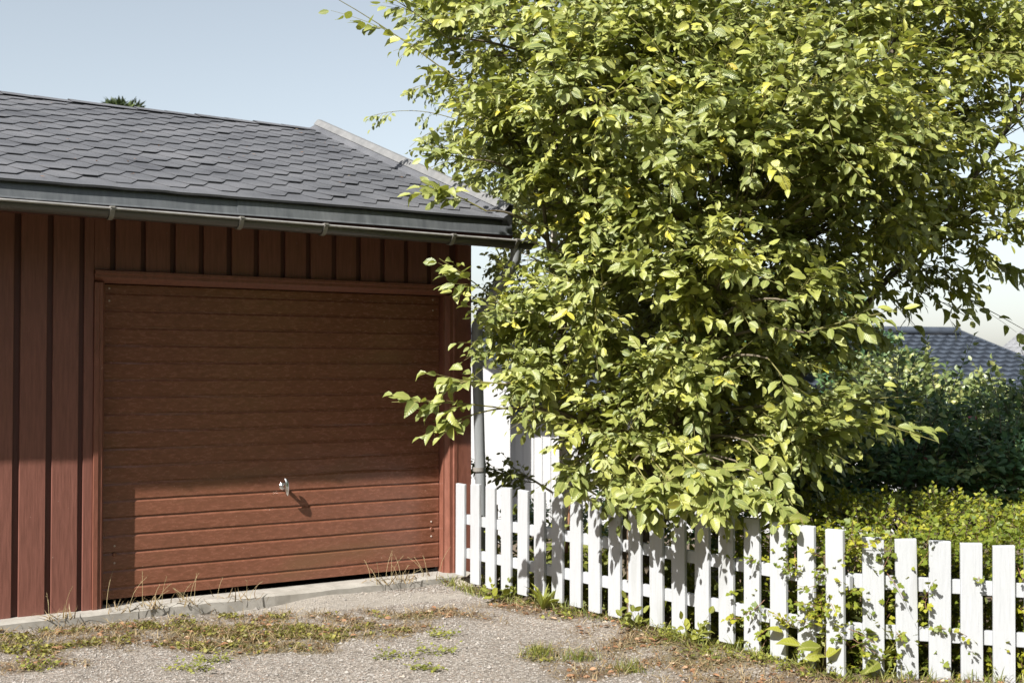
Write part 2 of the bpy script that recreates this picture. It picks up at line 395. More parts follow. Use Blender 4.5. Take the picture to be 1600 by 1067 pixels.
def fields(x, y):
    mo = np.zeros_like(x); so = np.zeros_like(x)
    for px, py, rx, ry in MOSS:
        c = pat(px, py); mo = np.maximum(mo, patch(x, y, c[0], c[1], rx*1.3, ry*3.2))
    for px, py, rx, ry in SOIL:
        c = pat(px, py); so = np.maximum(so, patch(x, y, c[0], c[1], rx*1.3, ry*3.0))
    gar = np.clip(f_side(x, y) * 6 + .6, 0, 1) * ((x > -0.6) | (g_o(x, y) < 0))
    so = np.maximum(so, gar); mo = np.maximum(mo, gar * .45)
    c1 = pat(690, 945); c2 = pat(480, 945)
    con = np.maximum(patch(x, y, c1[0], c1[1], .75, .45), .85 * patch(x, y, c2[0], c2[1], .9, .5)) * (g_o(x, y) < .55)
    con = np.clip(con * 1.3, 0, 1)
    brk = .5+.5*np.sin(x*5+2*np.sin(y*4+x))*np.sin(y*9+2*np.sin(x*6))
    mo = mo*(.25+.75*brk); so = np.maximum(so*(.35+.65*brk), gar)
    yard = np.clip((5.75 - y)/.3, 0, 1); mo = np.maximum(mo, yard); so = np.maximum(so, yard)      # unseen ground in front, added as dark rough grass to cut bounce on the walls
    return mo, so, con
xs = gline(-4.2, 4.6, .06, 400); ys = gline(5.4, 11.5, .06, 400)
XX, YY = np.meshgrid(xs, ys); ZZ = gheight(XX, YY)
gm = bpy.data.meshes.new('ground')
nx, ny = len(xs), len(ys)
idx = np.arange(nx*ny).reshape(ny, nx)
quads = np.stack([idx[:-1,:-1], idx[:-1,1:], idx[1:,1:], idx[1:,:-1]], -1).reshape(-1, 4)
gm.from_pydata(np.stack([XX, YY, ZZ], -1).reshape(-1, 3).tolist(), [], quads.tolist())
for nm, arr in zip(('moss', 'soil', 'concrete'), fields(XX, YY)):
    at = gm.attributes.new(nm, 'FLOAT', 'POINT'); at.data.foreach_set('value', arr.astype(np.float32).ravel())
gm.materials.append(M['ground']); gm.polygons.foreach_set('use_smooth', np.ones(len(quads), bool))
go = bpy.data.objects.new('ground', gm); COL.objects.link(go); tag(go, kind='structure')

# ------------------------------------------------------------------ garage
garage = empty('garage', tuple(O), TH)
tag(garage, 'dark red timber garage with grey shingle roof and closed ribbed door', 'garage')
XL, XR = -4.0, 2.755
def L(x, o, z): return (x, -o, z)                 # local coordinates, o = outward
# front cladding: over-boards on recessed under-boards
w = MB()
WT = 2.52
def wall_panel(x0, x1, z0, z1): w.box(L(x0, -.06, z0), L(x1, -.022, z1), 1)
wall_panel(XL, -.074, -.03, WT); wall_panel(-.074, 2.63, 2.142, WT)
edges = []
x = -.535 - .197 * 17
while x < 2.6:
    edges.append(x); x += .1955
jr = np.random.default_rng(3)
for x in edges:
    a, b_ = x + .036 + jr.uniform(-.003,.003), x + .1955 + jr.uniform(-.003,.003)
    low = -.03 if b_ < -.07 else 2.146
    if a < -.075 < b_: b2 = -.076; w.box(L(a, -.0205, -.03), L(b2, .0, WT)); w.box(L(b2+.001, -.0205, 2.146), L(b_, .0005, WT)); continue
    if b_ > 2.63: b_ = 2.628
    if a > 2.6: continue
    t = jr.uniform(-.002, .002)
    w.box(L(max(a, XL), -.0205, low + (0 if low > 0 else jr.uniform(-.01,.004))), L(b_, t, WT))
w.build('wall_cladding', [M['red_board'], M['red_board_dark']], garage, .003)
# other walls
w = MB()
DEP = 5.9
w.box((XL, .06, -.03), (XL+.1, DEP, 2.52)); w.box((XR-.1, .06, -.03), (XR, DEP, 2.52)); w.box((XL+.1, DEP-.1, -.03), (XR-.1, DEP, 2.52))
for xg in (XL, XR-.1):   # gable triangles
    w.add([(xg, .06, 2.522), (xg, DEP, 2.522), (xg, 2.88, 3.52), (xg+.1, .06, 2.522), (xg+.1, DEP, 2.522), (xg+.1, 2.88, 3.52)], [(0,1,2),(3,5,4),(0,3,4,1),(1,4,5,2),(2,5,3,0)])
w.build('side_wall', M['red_board'], garage)
# corner board
c = MB(); c.box(L(2.632, -.06, -.03), L(XR, .012, WT)); c.build('corner_board', M['red_trim'], garage, .004)
# door frame
fr = MB()
def jamb_prof(side):  # 2D (x offset from outer edge inward, o)
    return [(0,.016),(.03,.016),(.036,.008),(.056,.008),(.075,-.03),(.075,-.12),(.0,-.12)]
pf = jamb_prof(0)
fr.extrude([(-.075+p[0], p[1]) for p in pf], -.03, 2.066, lambda p, t: L(p[0], p[1], t), 0)
pfr = [(0,.016),(.03,.016),(.036,.006),(.064,.006),(.072,-.01),(.088,-.03),(.1,-.03),(.1,-.12),(0,-.12)]
fr.extrude([(2.631-p[0], p[1]) for p in pfr][::-1], -.03, 2.066, lambda p, t: L(p[0], p[1], t), 0)
pft = [(0,.03),(.02,.03),(.024,.012),(.046,.012),(.05,.006),(.076,-.03),(.078,-.12),(0,-.12)]
fr.extrude([(2.144-p[0], p[1]) for p in pft], -.075, 2.631, lambda p, t: L(t, p[1], p[0]), 0)
fr.build('door_frame', M['red_trim'], garage, .002)
# door
DX0, DX1, DO = .006, 2.525, -.085
lines = [2.004 - .1128*i for i in range(18)]
prof = [(2.060, 0.0)]
for z in lines: prof += [(z+.012, 0), (z+.011, -.0075), (z+.001, -.0075), (z-.0115, 0.0)]
prof += [(.018, 0), (.018, -.03)]
d = MB()
nseg = 14
xsd = np.linspace(DX0, DX1, nseg+1); wob = jr.uniform(-.0012,.0012,(nseg+1, len(prof)))
vs = [L(xx, DO + p[1] + wob[i,j], p[0]) for i, xx in enumerate(xsd) for j, p in enumerate(prof)]
K = len(prof)
d.add(vs, [(i*K+j, i*K+j+1, (i+1)*K+j+1, (i+1)*K+j) for i in range(nseg) for j in range(K-1)])
door = d.build('garage_door', M['red_door'], garage)
def disc(mb, x, o, z, r, t=.003, n=8):
    a = np.arange(n)*2*math.pi/n
    vs = [L(x+r*math.cos(q), o, z+r*math.sin(q)) for q in a] + [L(x+r*.7*math.cos(q), o+t, z+r*.7*math.sin(q)) for q in a]
    mb.add(vs, [(i,(i+1)%n,n+(i+1)%n,n+i) for i in range(n)] + [tuple(range(n,2*n))], 0, False)
for xx, zz in ((.045,2.035),(.045,1.955),(2.47,2.035),(2.47,1.955),(.09,.36),(.09,.25),(2.46,.36),(2.46,.25)): s_ = MB(); disc(s_, xx, DO+.0005, zz, .007); s_.build('screw', M['screw'], door)
for xx, zz in ((.09,.305),(2.46,.305)): s_ = MB(); disc(s_, xx, DO+.0005, zz, .015, .006); s_.build('bolt_cap', M['red_door'], door)
h = MB()
hx, hz = 1.262, .690
disc(h, hx, DO-.001, hz, .03, .010, 16)
h.tube([L(hx,DO+.005,hz), L(hx,DO+.058,hz)], [.014,.011], 10)
h.tube([L(hx-.006,DO+.058,hz+.052), L(hx-.003,DO+.066,hz+.034), L(hx,DO+.068,hz), L(hx+.002,DO+.066,hz-.03), L(hx+.008,DO+.054,hz-.056), L(hx+.014,DO+.044,hz-.064)], [.011,.014,.016,.014,.011,.008], 10)
h.build('handle', M['chrome'], door)
bk = MB(); bk.box(L(-.05,-.3,-.03), L(2.6,-.27,2.1)); bk.build('garage_interior', M['black'], garage)

# roof
EO, EZ, RO, RZ = .50, 2.606, -2.881, 3.806
SL = math.hypot(EO-RO, RZ-EZ); sd = np.array([-(EO-RO)/SL, (RZ-EZ)/SL]); sn = np.array([sd[1], -sd[0]])  # (o,z) up-slope and normal
if sn[1] < 0: sn = -sn
VX0, VX1 = -4.3, 2.735
def RP(x, s, h): q = np.array([EO, EZ]) + sd*s + sn*h; return L(x, q[0], q[1])
dk = MB()
prof = [np.array([EO-.02,EZ-.001])+sn*(-.002), np.array([RO,RZ-.004]), np.array([RO,RZ-.12]), np.array([EO-.02,EZ-.1])]
dk.extrude([(p[0],p[1]) for p in prof], VX0, 2.82, lambda p, t: L(t, p[0], p[1]), 0)
bo = 2*RO-EO  # back slope mirrored
prof2 = [(RO-.003,RZ-.004),(bo,EZ),(bo,EZ-.1),(RO-.003,RZ-.12)]
dk.extrude(prof2, VX0, 2.82, lambda p, t: L(t, p[0], p[1]), 0)
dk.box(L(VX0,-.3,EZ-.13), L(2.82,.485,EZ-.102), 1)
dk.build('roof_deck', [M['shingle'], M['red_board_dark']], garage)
E_, PER, FL = .1335, .34, .095
NC = int(SL / E_)
sh_ = MB(); rr = np.random.default_rng(8)
for i in range(NC+1):
    s0 = i*E_
    if i == 0: s0 = -.022
    top = min(s0 + 2*E_ + .03, SL-.004)
    if top - s0 < .02: continue
    off = (i % 2)*PER/2
    pts = []
    xx = VX0 - PER + off
    j = 0
    while xx < VX1 + PER:
        lift = rr.uniform(0, .0025) if rr.random() < .86 else rr.uniform(.003,.007)
        lo = s0 + rr.uniform(-.003,.003); hi = s0 + E_
        if i == 0: hi = lo = s0
        sl = (PER-2*FL)/2
        pts += [(xx, lo, lift), (xx+FL, lo, lift), (xx+FL+sl, min(hi, top), 0), (xx+2*FL+sl, min(hi, top), 0)]
        xx += PER
    pp = [p for p in pts if VX0 <= p[0] <= VX1]
    # clip ends
    def interp(xc):
        for a, b_ in zip(pts[:-1], pts[1:]):
            if a[0] <= xc <= b_[0]:
                t = (xc-a[0])/(b_[0]-a[0]+1e-9); return (xc, a[1]+(b_[1]-a[1])*t, a[2]+(b_[2]-a[2])*t)
    pp = [interp(VX0+.0005)] + [p for p in pp if VX0+.001 < p[0] < VX1-.001] + [interp(VX1-.0005)]
    tot = 2*E_ + .03
    def hh(s): return .012 - .0105*(s-s0)/tot
    n = len(pp); t_ = .003
    vs = []
    for p in pp: vs.append(RP(p[0], p[1], hh(p[1]) + t_ + p[2]))
    for p in pp: vs.append(RP(p[0], max(top, p[1]+.001), hh(top) + t_))
    for p in pp: vs.append(RP(p[0], p[1], hh(p[1]) + p[2] - (.012 if i == 0 else .001)))
    fs = [(k, k+1, n+k+1, n+k) for k in range(n-1)] + [(2*n+k, 2*n+k+1, k+1, k) for k in range(n-1)]
    sh_.add(vs, fs)
sh_.build('roof_shingles', M['shingle'], garage)
# ridge cap
rc = MB()
capx = np.arange(VX0, 2.70, .28)
for k, x0 in enumerate(capx):
    z = RZ + .024 + .003*(k % 2)
    rc.add([L(x0,RO+.13,z-.042),L(x0+.30,RO+.13,z-.048),L(x0+.30,RO,z-.004),L(x0,RO,z+.003),L(x0,RO-.13,z-.042),L(x0+.30,RO-.13,z-.048)], [(0,1,2,3),(3,2,5,4)])
rc.build('ridge_cap', M['shingle'], garage)
# verge: raised batten dressed with shingle, light metal flashing above
vb = MB()
prof = [(2.715,.014),(2.765,.052),(2.80,.052),(2.80,-.05),(2.715,-.05)]
vb.extrude(prof, -.015, SL+.02, lambda p, t: RP(p[0], t, p[1]), 0)
vb.build('verge_batten', M['shingle'], garage)
vf = MB()
prof = [(2.757,.056),(2.790,.104),(2.828,.104),(2.831,-.16),(2.825,-.16),(2.822,.098),(2.794,.098),(2.763,.052)]
vf.extrude(prof, .05, SL+.03, lambda p, t: RP(p[0], t, p[1]), 0)
vf.build('verge_flashing', M['flashing'], garage)
# fascia: two sheets, the right one lapped over the left
def fascia(name, x0, x1, do):
    m = MB(); n = max(2, int((x1-x0)/.25))
    xs_ = np.linspace(x0, x1, n+1); r_ = np.random.default_rng(int(x1*10)+40)
    prof = [(.470,2.602),(.492,2.598),(.510,2.508),(.516,2.497),(.470,2.495)]
    vs = []
    for xx in xs_:
        wv = r_.uniform(-.0025,.0025)
        for p in prof: vs.append(L(xx, p[0]+do+wv, p[1]+wv*.5 - (xx-.7)*.003))
    k = len(prof)
    m.add(vs, [(i*k+j, (i+1)*k+j, (i+1)*k+(j+1)%k, i*k+(j+1)%k) for i in range(n) for j in range(k)])
    m.add(vs[:k], [tuple(range(k))]); m.add(vs[-k:], [tuple(range(k-1,-1,-1))])
    return m.build(name, M['fascia'], garage)
fascia('fascia', VX0, .705, .0); fascia('fascia', .690, 2.80, .005)
# gutter
gu = MB()
GR, GO = .052, .553
def gz(x): return 2.472 - .009*(x+.76)
angs = np.linspace(0, math.pi, 13)
GX0, GX1 = -4.3, 2.93
prof = [(GO+GR*math.cos(a), -GR*math.sin(a)) for a in angs] + [(GO+(GR-.004)*math.cos(a), -(GR-.004)*math.sin(a)) for a in angs[::-1]]
gu.extrude(prof, GX0, GX1, lambda p, t: L(t, p[0], gz(t)+p[1]), 0, True)
gu.add([L(GX1-.001, GO+GR*math.cos(a), gz(GX1)-GR*math.sin(a)) for a in angs], [tuple(range(13))])
gutter = gu.build('gutter', M['gutter'], garage)
be = MB(); be.tube([L(GX0, GO+GR+.004, gz(GX0)+.003), L(GX1, GO+GR+.004, gz(GX1)+.003)], .0085, 10); be.build('gutter_bead', M['bead'], gutter)
for bx in (-3.5,-2.35,-1.25,-.134,.678,1.259,2.242,2.78):
    b_ = MB(); an = np.linspace(-.25, math.pi+.1, 12)
    pr = [(GO+(GR+.004+ (.006 if k<2 else 0))*math.cos(a), -(GR+.004)*math.sin(a)) for k, a in enumerate(an)]
    pr2 = [(GO+(GR+.009+ (.006 if k<2 else 0))*math.cos(a), -(GR+.009)*math.sin(a)) for k, a in enumerate(an)][::-1]
    b_.extrude(pr+pr2, bx-.014, bx+.014, lambda p, t: L(t, p[0], gz(t)+p[1]), 0)
    b_.box(L(bx-.013, GO+GR-.02, gz(bx)+.006), L(bx+.013, GO+GR+.02, gz(bx)+.017))
    b_.build('gutter_bracket', M['bracket'], gutter)
# downpipe
dp = MB()
px_ = 2.775
pts = [L(px_+.03,GO,gz(2.8)-.045), L(px_+.03,GO-.005,2.32), L(px_+.02,GO-.05,2.255), L(px_-.005,.14,1.925), L(px_-.01,.085,1.85), L(px_-.008,.07,1.75), L(px_+.03,.07,.55), L(px_+.035,.07,.04)]
dp.tube(pts, .041, 16)
dpo = dp.build('downpipe', M['pipe'], garage)
for p, q in ((pts[3],pts[4]),(pts[4],pts[5])):
    cl = MB(); p = np.array(p); q = np.array(q); cl.tube([p, p+(q-p)*.5], .044, 16); cl.build('pipe_collar', M['pipe'], dpo)
for zc in (1.55,.75):
    cl = MB(); cl.tube([L(px_+.012,.07,zc-.015), L(px_+.012,.07,zc+.015)], .046, 16); cl.box(L(px_,-.01,zc-.008), L(px_+.02,.03,zc+.008)); cl.build('pipe_clamp', M['bracket'], dpo)
# concrete sill
cs = MB(); nseg = 60; xs_ = np.linspace(XL-.1, 2.72, nseg+1); vs = []
for i, xx in enumerate(xs_):
    a, b_ = jr.uniform(-.006,.006), jr.uniform(-.004,.004)
    vs += [L(xx,-.12,-.02), L(xx,.075+a,-.024+b_), L(xx,.095+a,-.042+b_), L(xx,.10+a,-.4), L(xx,-.12,-.4)]
cs.add(vs, [(i*5+j,(i+1)*5+j,(i+1)*5+(j+1)%5,i*5+(j+1)%5) for i in range(nseg) for j in range(5)])
cs.add(vs[-5:], [(4,3,2,1,0)]); cs.add(vs[:5], [(0,1,2,3,4)])
cs.build('concrete_sill', M['concrete'], garage)

# rubble block at the corner
rb = MB(); r_ = np.random.default_rng(12)
def rock(mb, c, r, rng_, n1=7, n2=10, flat=.7, smooth=False, rough=.18):
    vs = []
    for i in range(n1+1):
        ph = math.pi*i/n1
        for j in range(n2):
            t = 2*math.pi*j/n2; k = 1+rng_.uniform(-rough,rough)
            vs.append((c[0]+r[0]*k*math.sin(ph)*math.cos(t), c[1]+r[1]*k*math.sin(ph)*math.sin(t), c[2]+r[2]*k*math.cos(ph)))
    mb.add(vs, [(i*n2+j, (i+1)*n2+j, (i+1)*n2+(j+1)%n2, i*n2+(j+1)%n2) for i in range(n1) for j in range(n2)], 0, smooth)
for k in range(26):
    q = G(2.58+r_.uniform(0,.44), .06+r_.uniform(0,.22), -.082+r_.uniform(-.03,.02)); s = r_.uniform(.035,.08)
    rock(rb, q, (s*1.2,s,s*.7), r_)
tag(rb.build('rubble_footing', M['rubble']), 'crumbling mortar and stone footing at the foot of the downpipe corner', 'footing')

# ------------------------------------------------------------------ picket fence
fence = empty('picket_fence', (FS[0], FS[1], GZ)); tag(fence, 'low white wooden picket fence running from the garage corner into the hedge', 'fence')
FL0 = np.array([FS[0], FS[1], GZ])
fr_ = np.random.default_rng(21)
def picket(c2, dvec, zt, zb, wdt):
    m = MB(); t = .021
    e = np.array([dvec[0], dvec[1], 0]); nn = np.array([dvec[1], -dvec[0], 0])       # outward, to the drive
    if nn[1] > 0: nn = -nn
    lean = fr_.uniform(-.006,.006); sk = fr_.uniform(-.004,.004)
    def q(a, b_, z, l=0): return np.array([c2[0],c2[1],0]) + e*(a+l) + nn*b_ + np.array([0,0,z]) - FL0
    h_ = wdt/2
    vs = [q(-h_,0,zb),q(h_,0,zb),q(h_,t,zb),q(-h_,t,zb),q(-h_,0,zt+sk,lean),q(h_,0,zt-sk,lean),q(h_,t,zt-sk-.004,lean),q(-h_,t,zt+sk-.004,lean)]
    m.add(vs, [(0,3,2,1),(4,5,6,7),(0,1,5,4),(1,2,6,5),(2,3,7,6),(3,0,4,7)])
    return m.build('picket', M['white_paint'], fence, .003)
zts, zbs, cen = [], [], []
for k, (cx_, ty, by) in enumerate(PICK1):
    p2 = fence_line(k); D = p2[1]
    zt = P(cx_, ty, D)[2]; zb = P(cx_, by, D)[2]
    picket(p2, fd, zt, zb, .112); zts.append(zt); cen.append(p2)
d2 = []
for k, (cx_, ty, by) in enumerate(PICK2):
    D = D2A + (D2B-D2A)*k/7; p = P(cx_, ty, D); zb = P(cx_, by, D)[2]
    d2.append((p[:2], p[2], zb))
dv2 = unit(d2[-1][0]-d2[0][0])
for p2, zt, zb in d2: picket(p2, dv2, zt, zb, .107)
def rail(a, b_, za, zb, dvec):
    m = MB(); nn = np.array([dvec[1], -dvec[0], 0]); nn = nn if nn[1] < 0 else -nn
    a3 = np.array([a[0],a[1],0]); b3 = np.array([b_[0],b_[1],0]); vs = []
    for c_, z in ((a3, za), (b3, zb)):
        for o_, h_ in ((-.002,-.036),(-.032,-.036),(-.032,.036),(-.002,.036)): vs.append(c_+nn*o_+np.array([0,0,z+h_])-FL0)
    m.add(vs, [(0,1,2,3),(7,6,5,4),(0,4,5,1),(1,5,6,2),(2,6,7,3),(3,7,4,0)])
    m.build('rail', M['white_paint'], fence, .003)
c0, c18 = cen[0]-FV*.3, cen[18]+FV*.4
zt0, zt18 = P(722,755,9.2)[2], zts[18]
rail(c0, c18, P(734,813,9.1)[2], P(1330,908,6.42)[2], fd); rail(c0, c18, P(734,866,9.1)[2], P(1330,985,6.42)[2], fd)
rail(d2[0][0]-dv2*.12, d2[-1][0]+dv2*.1, P(1395,908,6.37)[2], P(1690,930,6.25)[2], dv2); rail(d2[0][0]-dv2*.12, d2[-1][0]+dv2*.1, P(1395,985,6.37)[2], P(1690,1008,6.25)[2], dv2)
for c_, dvec in ((cen[1]+FV*.5, fd), (cen[9]+FV*.35, fd), (cen[18]-FV*.5, fd), (d2[-2][0]+dv2*.08, dv2)):
    m = MB(); nn = np.array([dvec[1], -dvec[0]]); nn = nn if nn[1] < 0 else -nn
    b2 = c_ - nn*.075 - FL0[:2]
    m.box((b2[0]-.035,b2[1]-.035,-.1), (b2[0]+.035,b2[1]+.035,.64)); m.build('post', M['dark_wood'], fence, .004)

# ------------------------------------------------------------------ houses behind
def tiled(mb, fn, nu, nv, du, dv, mat=0, wave=.05, step=.075):
    # roof plane fn(u,v,h), u along the eave (m), v up the slope
    cols = int(nu/du)*4; rows = int(nv/dv)
    us = np.linspace(0, nu, cols+1); vs = []; fs = []
    for r_ in range(rows):
        for e in (0, 1):
            for k, u_ in enumerate(us):
                vs.append(fn(u_, (r_+e)*dv, (step if e == 0 else 0.0) + wave*(0.5+0.5*math.sin(k*math.pi/2))))
    n = cols+1
    for r_ in range(rows):
        a = 2*r_*n
        fs += [(a+k, a+k+1, a+n+k+1, a+n+k) for k in range(cols)]
        if r_: fs += [(a-n+k, a-n+k+1, a+k+1, a+k) for k in range(cols)]
    mb.add(vs, fs, mat, False)
def house(name, label, c, rz, Lx, Dy, eave, ridge, wallm, roofm, over=.4, win=(), base=GZ-.1):
    h_ = empty(name, (c[0], c[1], base), rz); tag(h_, label, 'house')
    b_ = MB(); b_.box((-Lx/2,-Dy/2,0),(Lx/2,Dy/2,eave))
    for sx in (-Lx/2, Lx/2-.12): b_.add([(sx,-Dy/2,eave+.002),(sx,Dy/2,eave+.002),(sx,0,ridge-.1),(sx+.12,-Dy/2,eave+.002),(sx+.12,Dy/2,eave+.002),(sx+.12,0,ridge-.1)], [(0,2,1),(3,4,5),(0,3,5,2),(1,2,5,4)])
    # board joints
    for xx in np.arange(-Lx/2+.12, Lx/2-.05, .14): b_.box((xx,-Dy/2-.012,0),(xx+.025,-Dy/2-.0005,eave-.02))
    b_.build('wall', wallm, h_)
    rf = MB(); hy = Dy/2+over; run = math.hypot(hy, (ridge-eave)*hy/(Dy/2)); sl = math.atan2(ridge-eave, Dy/2); ez = ridge-(ridge-eave)*hy/(Dy/2)
    for sg in (-1, 1):
        def fn(u_, v_, hgt): return (-Lx/2-over+u_, sg*(hy - v_*math.cos(sl) - (-hgt*math.sin(sl))), ez + v_*math.sin(sl) + hgt*math.cos(sl))
        if sg < 0: tiled(rf, fn, Lx+2*over, run, .3, .36)
        else: rf.add([fn(0,0,0),fn(Lx+2*over,0,0),fn(Lx+2*over,run,0),fn(0,run,0)], [(0,1,2,3)])
    rf.tube([(-Lx/2-over,0,ridge+.05),(Lx/2+over,0,ridge+.05)], .11, 8)
    rf.build('roof', roofm, h_)
    for sx in (-Lx/2-over-.03, Lx/2+over): 
        bg_ = MB()
        for sg in (-1,1): bg_.add([(sx,sg*hy,ez-.16),(sx,sg*hy,ez+.06),(sx,0,ridge+.1),(sx,0,ridge-.12),(sx+.03,sg*hy,ez-.16),(sx+.03,sg*hy,ez+.06),(sx+.03,0,ridge+.1),(sx+.03,0,ridge-.12)], [(0,1,2,3),(7,6,5,4),(0,4,5,1),(1,5,6,2),(3,2,6,7),(0,3,7,4)])
        bg_.build('bargeboard', roofm, h_)
    for (wx, wz, ww, wh) in win:
        fm = MB()
        for (a, b2) in (((wx-ww/2-.07,-Dy/2-.03,wz-.07),(wx-ww/2,-Dy/2-.014,wz+wh+.07)),((wx+ww/2,-Dy/2-.03,wz-.07),(wx+ww/2+.07,-Dy/2-.014,wz+wh+.07)),((wx-ww/2,-Dy/2-.03,wz+wh),(wx+ww/2,-Dy/2-.014,wz+wh+.07)),((wx-ww/2,-Dy/2-.03,wz-.07),(wx+ww/2,-Dy/2-.014,wz))): fm.box(a, b2)
        wo = fm.build('window', wallm, h_)
        pn = MB(); pn.box((wx-ww/2,-Dy/2-.02,wz),(wx+ww/2,-Dy/2-.016,wz+wh)); pn.build('pane', M['gutter'], wo)
    return h_
# white house: low wing behind the birch, with its gable end to the left behind the garage
hw = P(860, 700, 19)
house('white_house', 'white boarded house with a dark tiled roof glimpsed between the garage and the tree', (2.6, 23.5), R(3), 7.6, 5.6, 2.15, 3.45, M['render_white'], M['tile_dark'], .3, (), GZ-1.2)
house('white_shed', 'white gabled wing close behind the downpipe, showing its sloping eave', (-2.6, 22.0), R(90+2), 4.0, 5.0, 2.89, 4.54, M['render_white'], M['tile_dark'], .25, (), GZ-1.2)
house('grey_roofed_house', 'house with blue grey pantile roof sloping down to the right above the flowering bush', (6.0, 28.8), R(16), 9.0, 9.4, 2.18, 3.49, M['render_white'], M['tile_dark'], .5, (), GZ-1)
house('pale_roofed_house', 'farther house with a pale ribbed roof at the right edge, beyond the blue grey roof', (27.1, 48.5), R(-44.5), 9.0, 15.8, 3.2, 6.0, M['render_white'], M['tile_pale'], .5, (), GZ-1)

# ------------------------------------------------------------------ vegetation machinery
class Foliage:
    def __init__(s): s.p=[]; s.d=[]; s.n=[]; s.L=[]; s.r=[]; s.c=[]
    def leaf(s, p, d, n, L_, r): s.p.append(p); s.d.append(d); s.n.append(n); s.L.append(L_); s.r.append(r)
    def build(s, name, tmpl, mat, ratio, parent, rg):
        n = len(s.p); L_ = np.array(s.L)
        return leaf_cloud(name, np.array(s.p), np.array(s.d), np.array(s.n), L_, L_*ratio*rg.uniform(.7,1.15,n), np.array(s.r), tmpl, mat, parent, rg.normal(1.1,1.1,n))
UP = np.array([0,0,1.0])
def twig(rg, fo, mb, p0, d0, length, nl, Lr, out, droop=.25, rad=.003, upn=.7, rb=(0,.85), tip_yellow=.16, outw=.5):
    d0 = unit(d0); k = 5; pts = [np.array(p0, float)]; d = d0.copy()
    bend = rg.normal(0, .16, 3); bend[2] -= droop*.25
    for i in range(k-1):
        d = unit(d + bend*.45); pts.append(pts[-1] + d*length/(k-1))
    pts = np.array(pts)
    mb.tube(pts, np.linspace(rad, rad*.45, k), 3, 0, False)
    base = rg.uniform(*rb)
    side0 = unit(np.cross(d0, UP + rg.normal(0,.25,3)))
    for j in range(nl):
        t = .12 + .88*(j+.5)/nl if j < nl-1 else 1.0
        f = t*(k-1); i = min(int(f), k-2); q = pts[i] + (pts[i+1]-pts[i])*(f-i); td = unit(pts[i+1]-pts[i])
        sg = 1 if j % 2 else -1
        if j == nl-1: ld = td + rg.normal(0,.15,3)
        else: ld = td*.6 + side0*sg*rg.uniform(.6,.95) + rg.normal(0,.22,3)
        ld[2] -= droop*rg.uniform(.4,1.6)
        nn = UP*upn + out*outw + rg.normal(0,.38,3)
        LL = rg.uniform(*Lr)*(.72+.28*math.sin(math.pi*min(t,.95)))
        yel = min(1, max(0, base + rg.normal(0,.12) + (tip_yellow*(t-.6) if t > .6 else 0)))
        fo.leaf(q + unit(ld)*.012, ld, nn, LL, yel)
def bez(a, b_, c_, k): t = np.linspace(0,1,k)[:,None]; return a*(1-t)**2 + 2*b_*t*(1-t) + c_*t*t
def grow(rg, fo, wood, twm, centers, rads, stem_p, stem_r, nsub, ntw, nl, Lr, tl, droop=.25, upn=.7, limb_r=.016, bias=None, rb=(0,.85), axis=None):
    for c_, r_ in zip(centers, rads):
        dist = np.linalg.norm(stem_p-c_, axis=1)
        cost = dist + 1.6*np.maximum(0, stem_p[:,2]-c_[2]+.35*dist)
        i = int(np.argmin(cost)); a = stem_p[i]; dd = dist[i]
        mid = (a+c_)/2 + np.array([0,0,.12*dd]) + rg.normal(0,.05*dd,3)
        lp = bez(a, mid, c_, 8); lr = min(limb_r, stem_r[i]*.6)
        wood.tube(lp, np.linspace(lr, .005, 8), 6)
        ax = np.array([stem_p[:,0].mean(), stem_p[:,1].mean()]) if axis is None else axis
        outv = np.array([c_[0]-ax[0], c_[1]-ax[1], .15]); outv = unit(outv)
        for s in range(nsub):
            b0 = lp[rg.integers(3, 8)]
            v = unit(rg.normal(0,1,3) + outv*.75 + (bias if bias is not None else 0)); e = c_ + v*r_*rg.uniform(.55,1.0)
            m2 = (b0+e)/2 + np.array([0,0,.08*r_]) + rg.normal(0,.04,3)
            sp = bez(b0, m2, e, 6); twm.tube(sp, np.linspace(.0055,.0028,6), 4, 0, False)
            sdv = unit(sp[-1]-sp[-2])
            for q in range(ntw):
                t = rg.uniform(.25,1.0) if q else 1.0
                f = t*5; k = min(int(f),4); st = sp[k]+(sp[k+1]-sp[k])*(f-k)
                dv = unit(sp[k+1]-sp[k])*.7 + unit(rg.normal(0,1,3))*.75 + outv*.35 if q else sdv + outv*.2
                o2 = unit(outv*.6 + unit(st-c_)*.6)
                twig(rg, fo, twm, st, dv, rg.uniform(*tl), rg.integers(nl[0], nl[1]+1), Lr, o2, droop, .003, upn, rb)
def in_poly(x, y, poly):
    inside = False; n = len(poly); j = n-1
    for i in range(n):
        xi, yi = poly[i]; xj, yj = poly[j]
        if (yi > y) != (yj > y) and x < (xj-xi)*(y-yi)/(yj-yi)+xi: inside = not inside
        j = i
    return inside
def edge_dist(x, y, poly):
    p = np.array([x,y]); best = 1e9
    for a, b_ in zip(poly, poly[1:]+poly[:1]):
        a = np.array(a); b_ = np.array(b_); t = np.clip(np.dot(p-a,b_-a)/(np.dot(b_-a,b_-a)+1e-9),0,1); best = min(best, np.linalg.norm(p-a-(b_-a)*t))
    return best
